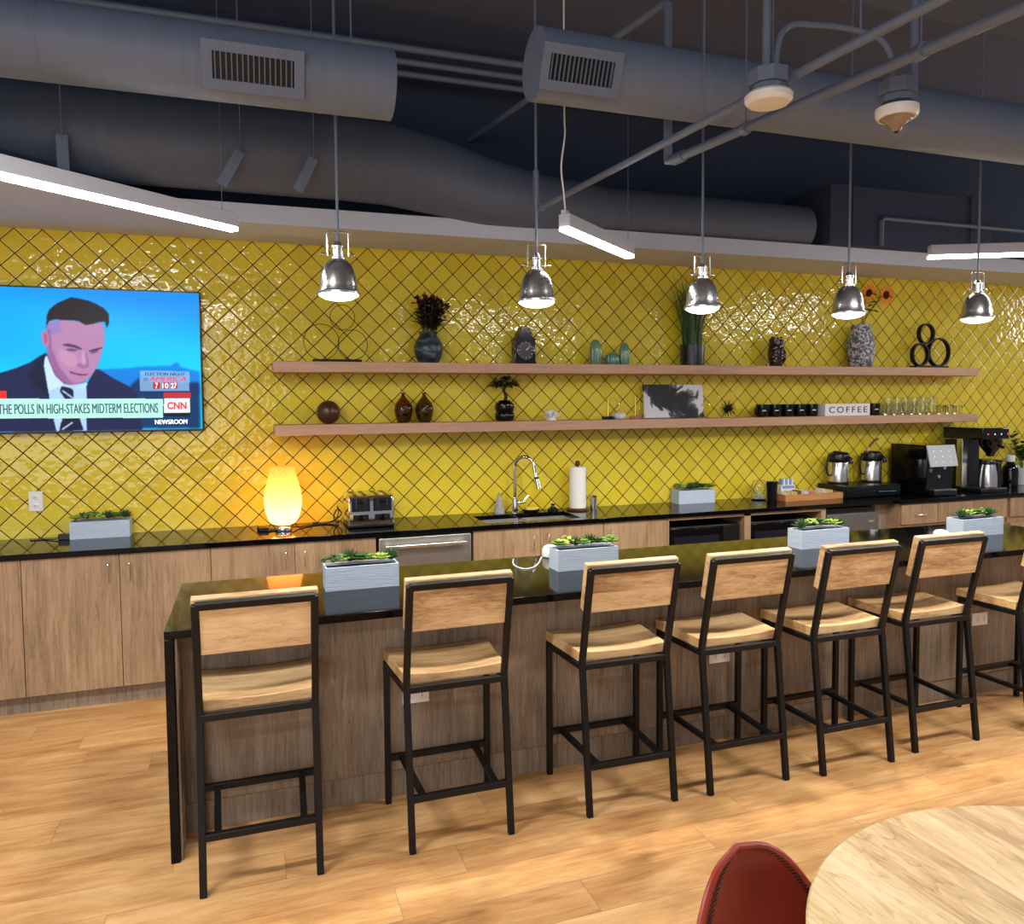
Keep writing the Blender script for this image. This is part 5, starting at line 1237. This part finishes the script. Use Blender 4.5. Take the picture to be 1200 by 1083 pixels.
def shell_chair(label, loc, rz):
    t = thing('shell_chair', label, 'chair', loc, rz)
    # centre line from seat front to the top of the back (y,z), half width and wrap
    cl = smooth([(0,.215,.445),(0,.10,.43),(0,-.06,.425),(0,-.165,.455),(0,-.215,.55),(0,-.245,.68),(0,-.27,.815)],5)
    n = len(cl)-1
    def width(q):
        if q < .45: return .20+.035*q/.45
        w = .235
        e = (q-.45)/.55
        return w*max(0,1-e**2.5)**.6*.98 + .235*.10*(1-e) + .004
    def pt(a, b):
        q = b; i = min(int(q*n), n-1); f = q*n-i; c = cl[i].lerp(cl[i+1], f); d = (cl[i+1]-cl[i]).normalized()
        nrm = Vector((0,-d.z,d.y)); nrm = nrm if True else nrm
        s = 2*a-1; w = width(q)
        inner = Vector((0,d.z,-d.y))  # towards the sitter
        if inner.z < 0 and abs(d.y) > abs(d.z): inner = -inner
        inner = Vector((0, abs(d.z), abs(d.y)))
        return c + Vector((s*w,0,0)) + inner*(.04*s*s*(w/.235))
    MB().grid(pt, 22, 40).build('shell', M['leather'], t, solid=.010, subsurf=1, recalc=True)
    rim = [pt(0, b/60) for b in range(8,61)] + [pt(1, b/60) for b in range(60,7,-1)]
    MB().tube(rim, .0075, 8).build('rim', M['leather_edge'], t)
    for sgn in (0,1):
        st = MB()
        for b in range(12,118):
            q = b/120;             w = max(width(q),.03); k = (.022 if sgn else .006)/w/2; k2 = (.044 if sgn else .02)/w/2
            pa, pb = (pt(k,q), pt(k2,q+.004)) if sgn == 0 else (pt(1-k,q), pt(1-k2,q+.004))
            off = Vector((0,.0068,.002))
            st.tube([pa+off, pb+off], .0016, 5)
        st.build('stitching', M['ballwood'], t)
    for sx in (-1,1):
        for yy, ye in ((.14,.22),(-.1,-.2)):
            MB().tube([(sx*.12,yy,.416),(sx*.21,ye,0.0)],.009,10).build('leg', M['blackmetal'], t)
    MB().box(-.13,.13,-.11,.15,.404,.418).build('seat_plate', M['blackmetal'], t, bevel=.003)
shell_chair('oxblood leather shell chair with stitched rim beside the round table',(2.298,-4.34,0),PI+.26)

# ================================================================== LIGHT
def area(name, loc, target, sx, sy, energy, col=(1,1,1)):
    ld = bpy.data.lights.new(name,'AREA'); ld.shape = 'RECTANGLE'; ld.size = sx; ld.size_y = sy; ld.energy = energy; ld.color = col
    o = bpy.data.objects.new(name, ld); COL.objects.link(o); o.location = loc
    o.rotation_euler = (Vector(target)-Vector(loc)).to_track_quat('-Z','Y').to_euler(); return o
area('assumed_front_fill',(-1.5,-9.6,1.8),(1.5,-3,.6),6,2.4,110,(1,1,.99))  # unseen fill light added behind the camera; daylight from a window is only assumed
# added area lights overhead, unseen and without fixtures; some positions assumed from tile highlights
area('assumed_overhead_fill',(.1,-3.4,2.9),(.1,-3.4,0),1.2,.16,66,(1,.99,.97))
area('assumed_overhead_fill',(4.5,-3.6,2.70),(4.5,-3.6,0),1.2,.16,66,(1,.99,.97))
area('assumed_overhead_fill',(8.3,-3.4,2.92),(8.3,-3.4,0),1.2,.16,85,(1,.99,.97))
area('assumed_overhead_fill',(-3.2,-3.4,2.9),(-3.2,-3.4,0),1.2,.16,64,(1,.99,.97))
area('assumed_overhead_fill',(.6,-6.4,3.0),(.6,-6.0,0),1.6,.2,50,(1,.99,.97))
area('assumed_overhead_fill',(11.8,-1.6,2.9),(5.5,-.2,1.2),1.6,.8,50,(1,.99,.97))  # added side fill from the right, direction assumed from the shelf shadows
w = bpy.data.worlds.new('room_ambient'); SC.world = w; w.use_nodes = True
w.node_tree.nodes['Background'].inputs[0].default_value = (.80,.87,1.0,1); w.node_tree.nodes['Background'].inputs[1].default_value = .27

# ================================================================== CAMERA
cam = bpy.data.cameras.new('camera'); co = bpy.data.objects.new('camera', cam); COL.objects.link(co)
F_ = 893.99
R_ = Matrix(((0.94550635,-0.32551153,-0.00774494),(-0.02464998,-0.04784162,-0.99855073),(0.32466924,0.94432697,-0.05325841)))
right, down, fwd = R_[0], R_[1], R_[2]
mw = Matrix((( right[0],-down[0],-fwd[0],1.31063),(right[1],-down[1],-fwd[1],-5.36229),(right[2],-down[2],-fwd[2],1.72665),(0,0,0,1)))
co.matrix_world = mw
cam.sensor_fit = 'HORIZONTAL'; cam.sensor_width = 36; cam.lens = 36*F_/1200
cam.shift_y = -(541.5-519.306)/1200
cam.clip_start = .05; cam.clip_end = 100
SC.camera = co
SC.view_settings.view_transform = 'Standard'; SC.view_settings.look = 'None'; SC.view_settings.exposure = .12; SC.view_settings.gamma = 1
SC.view_settings.use_curve_mapping = False
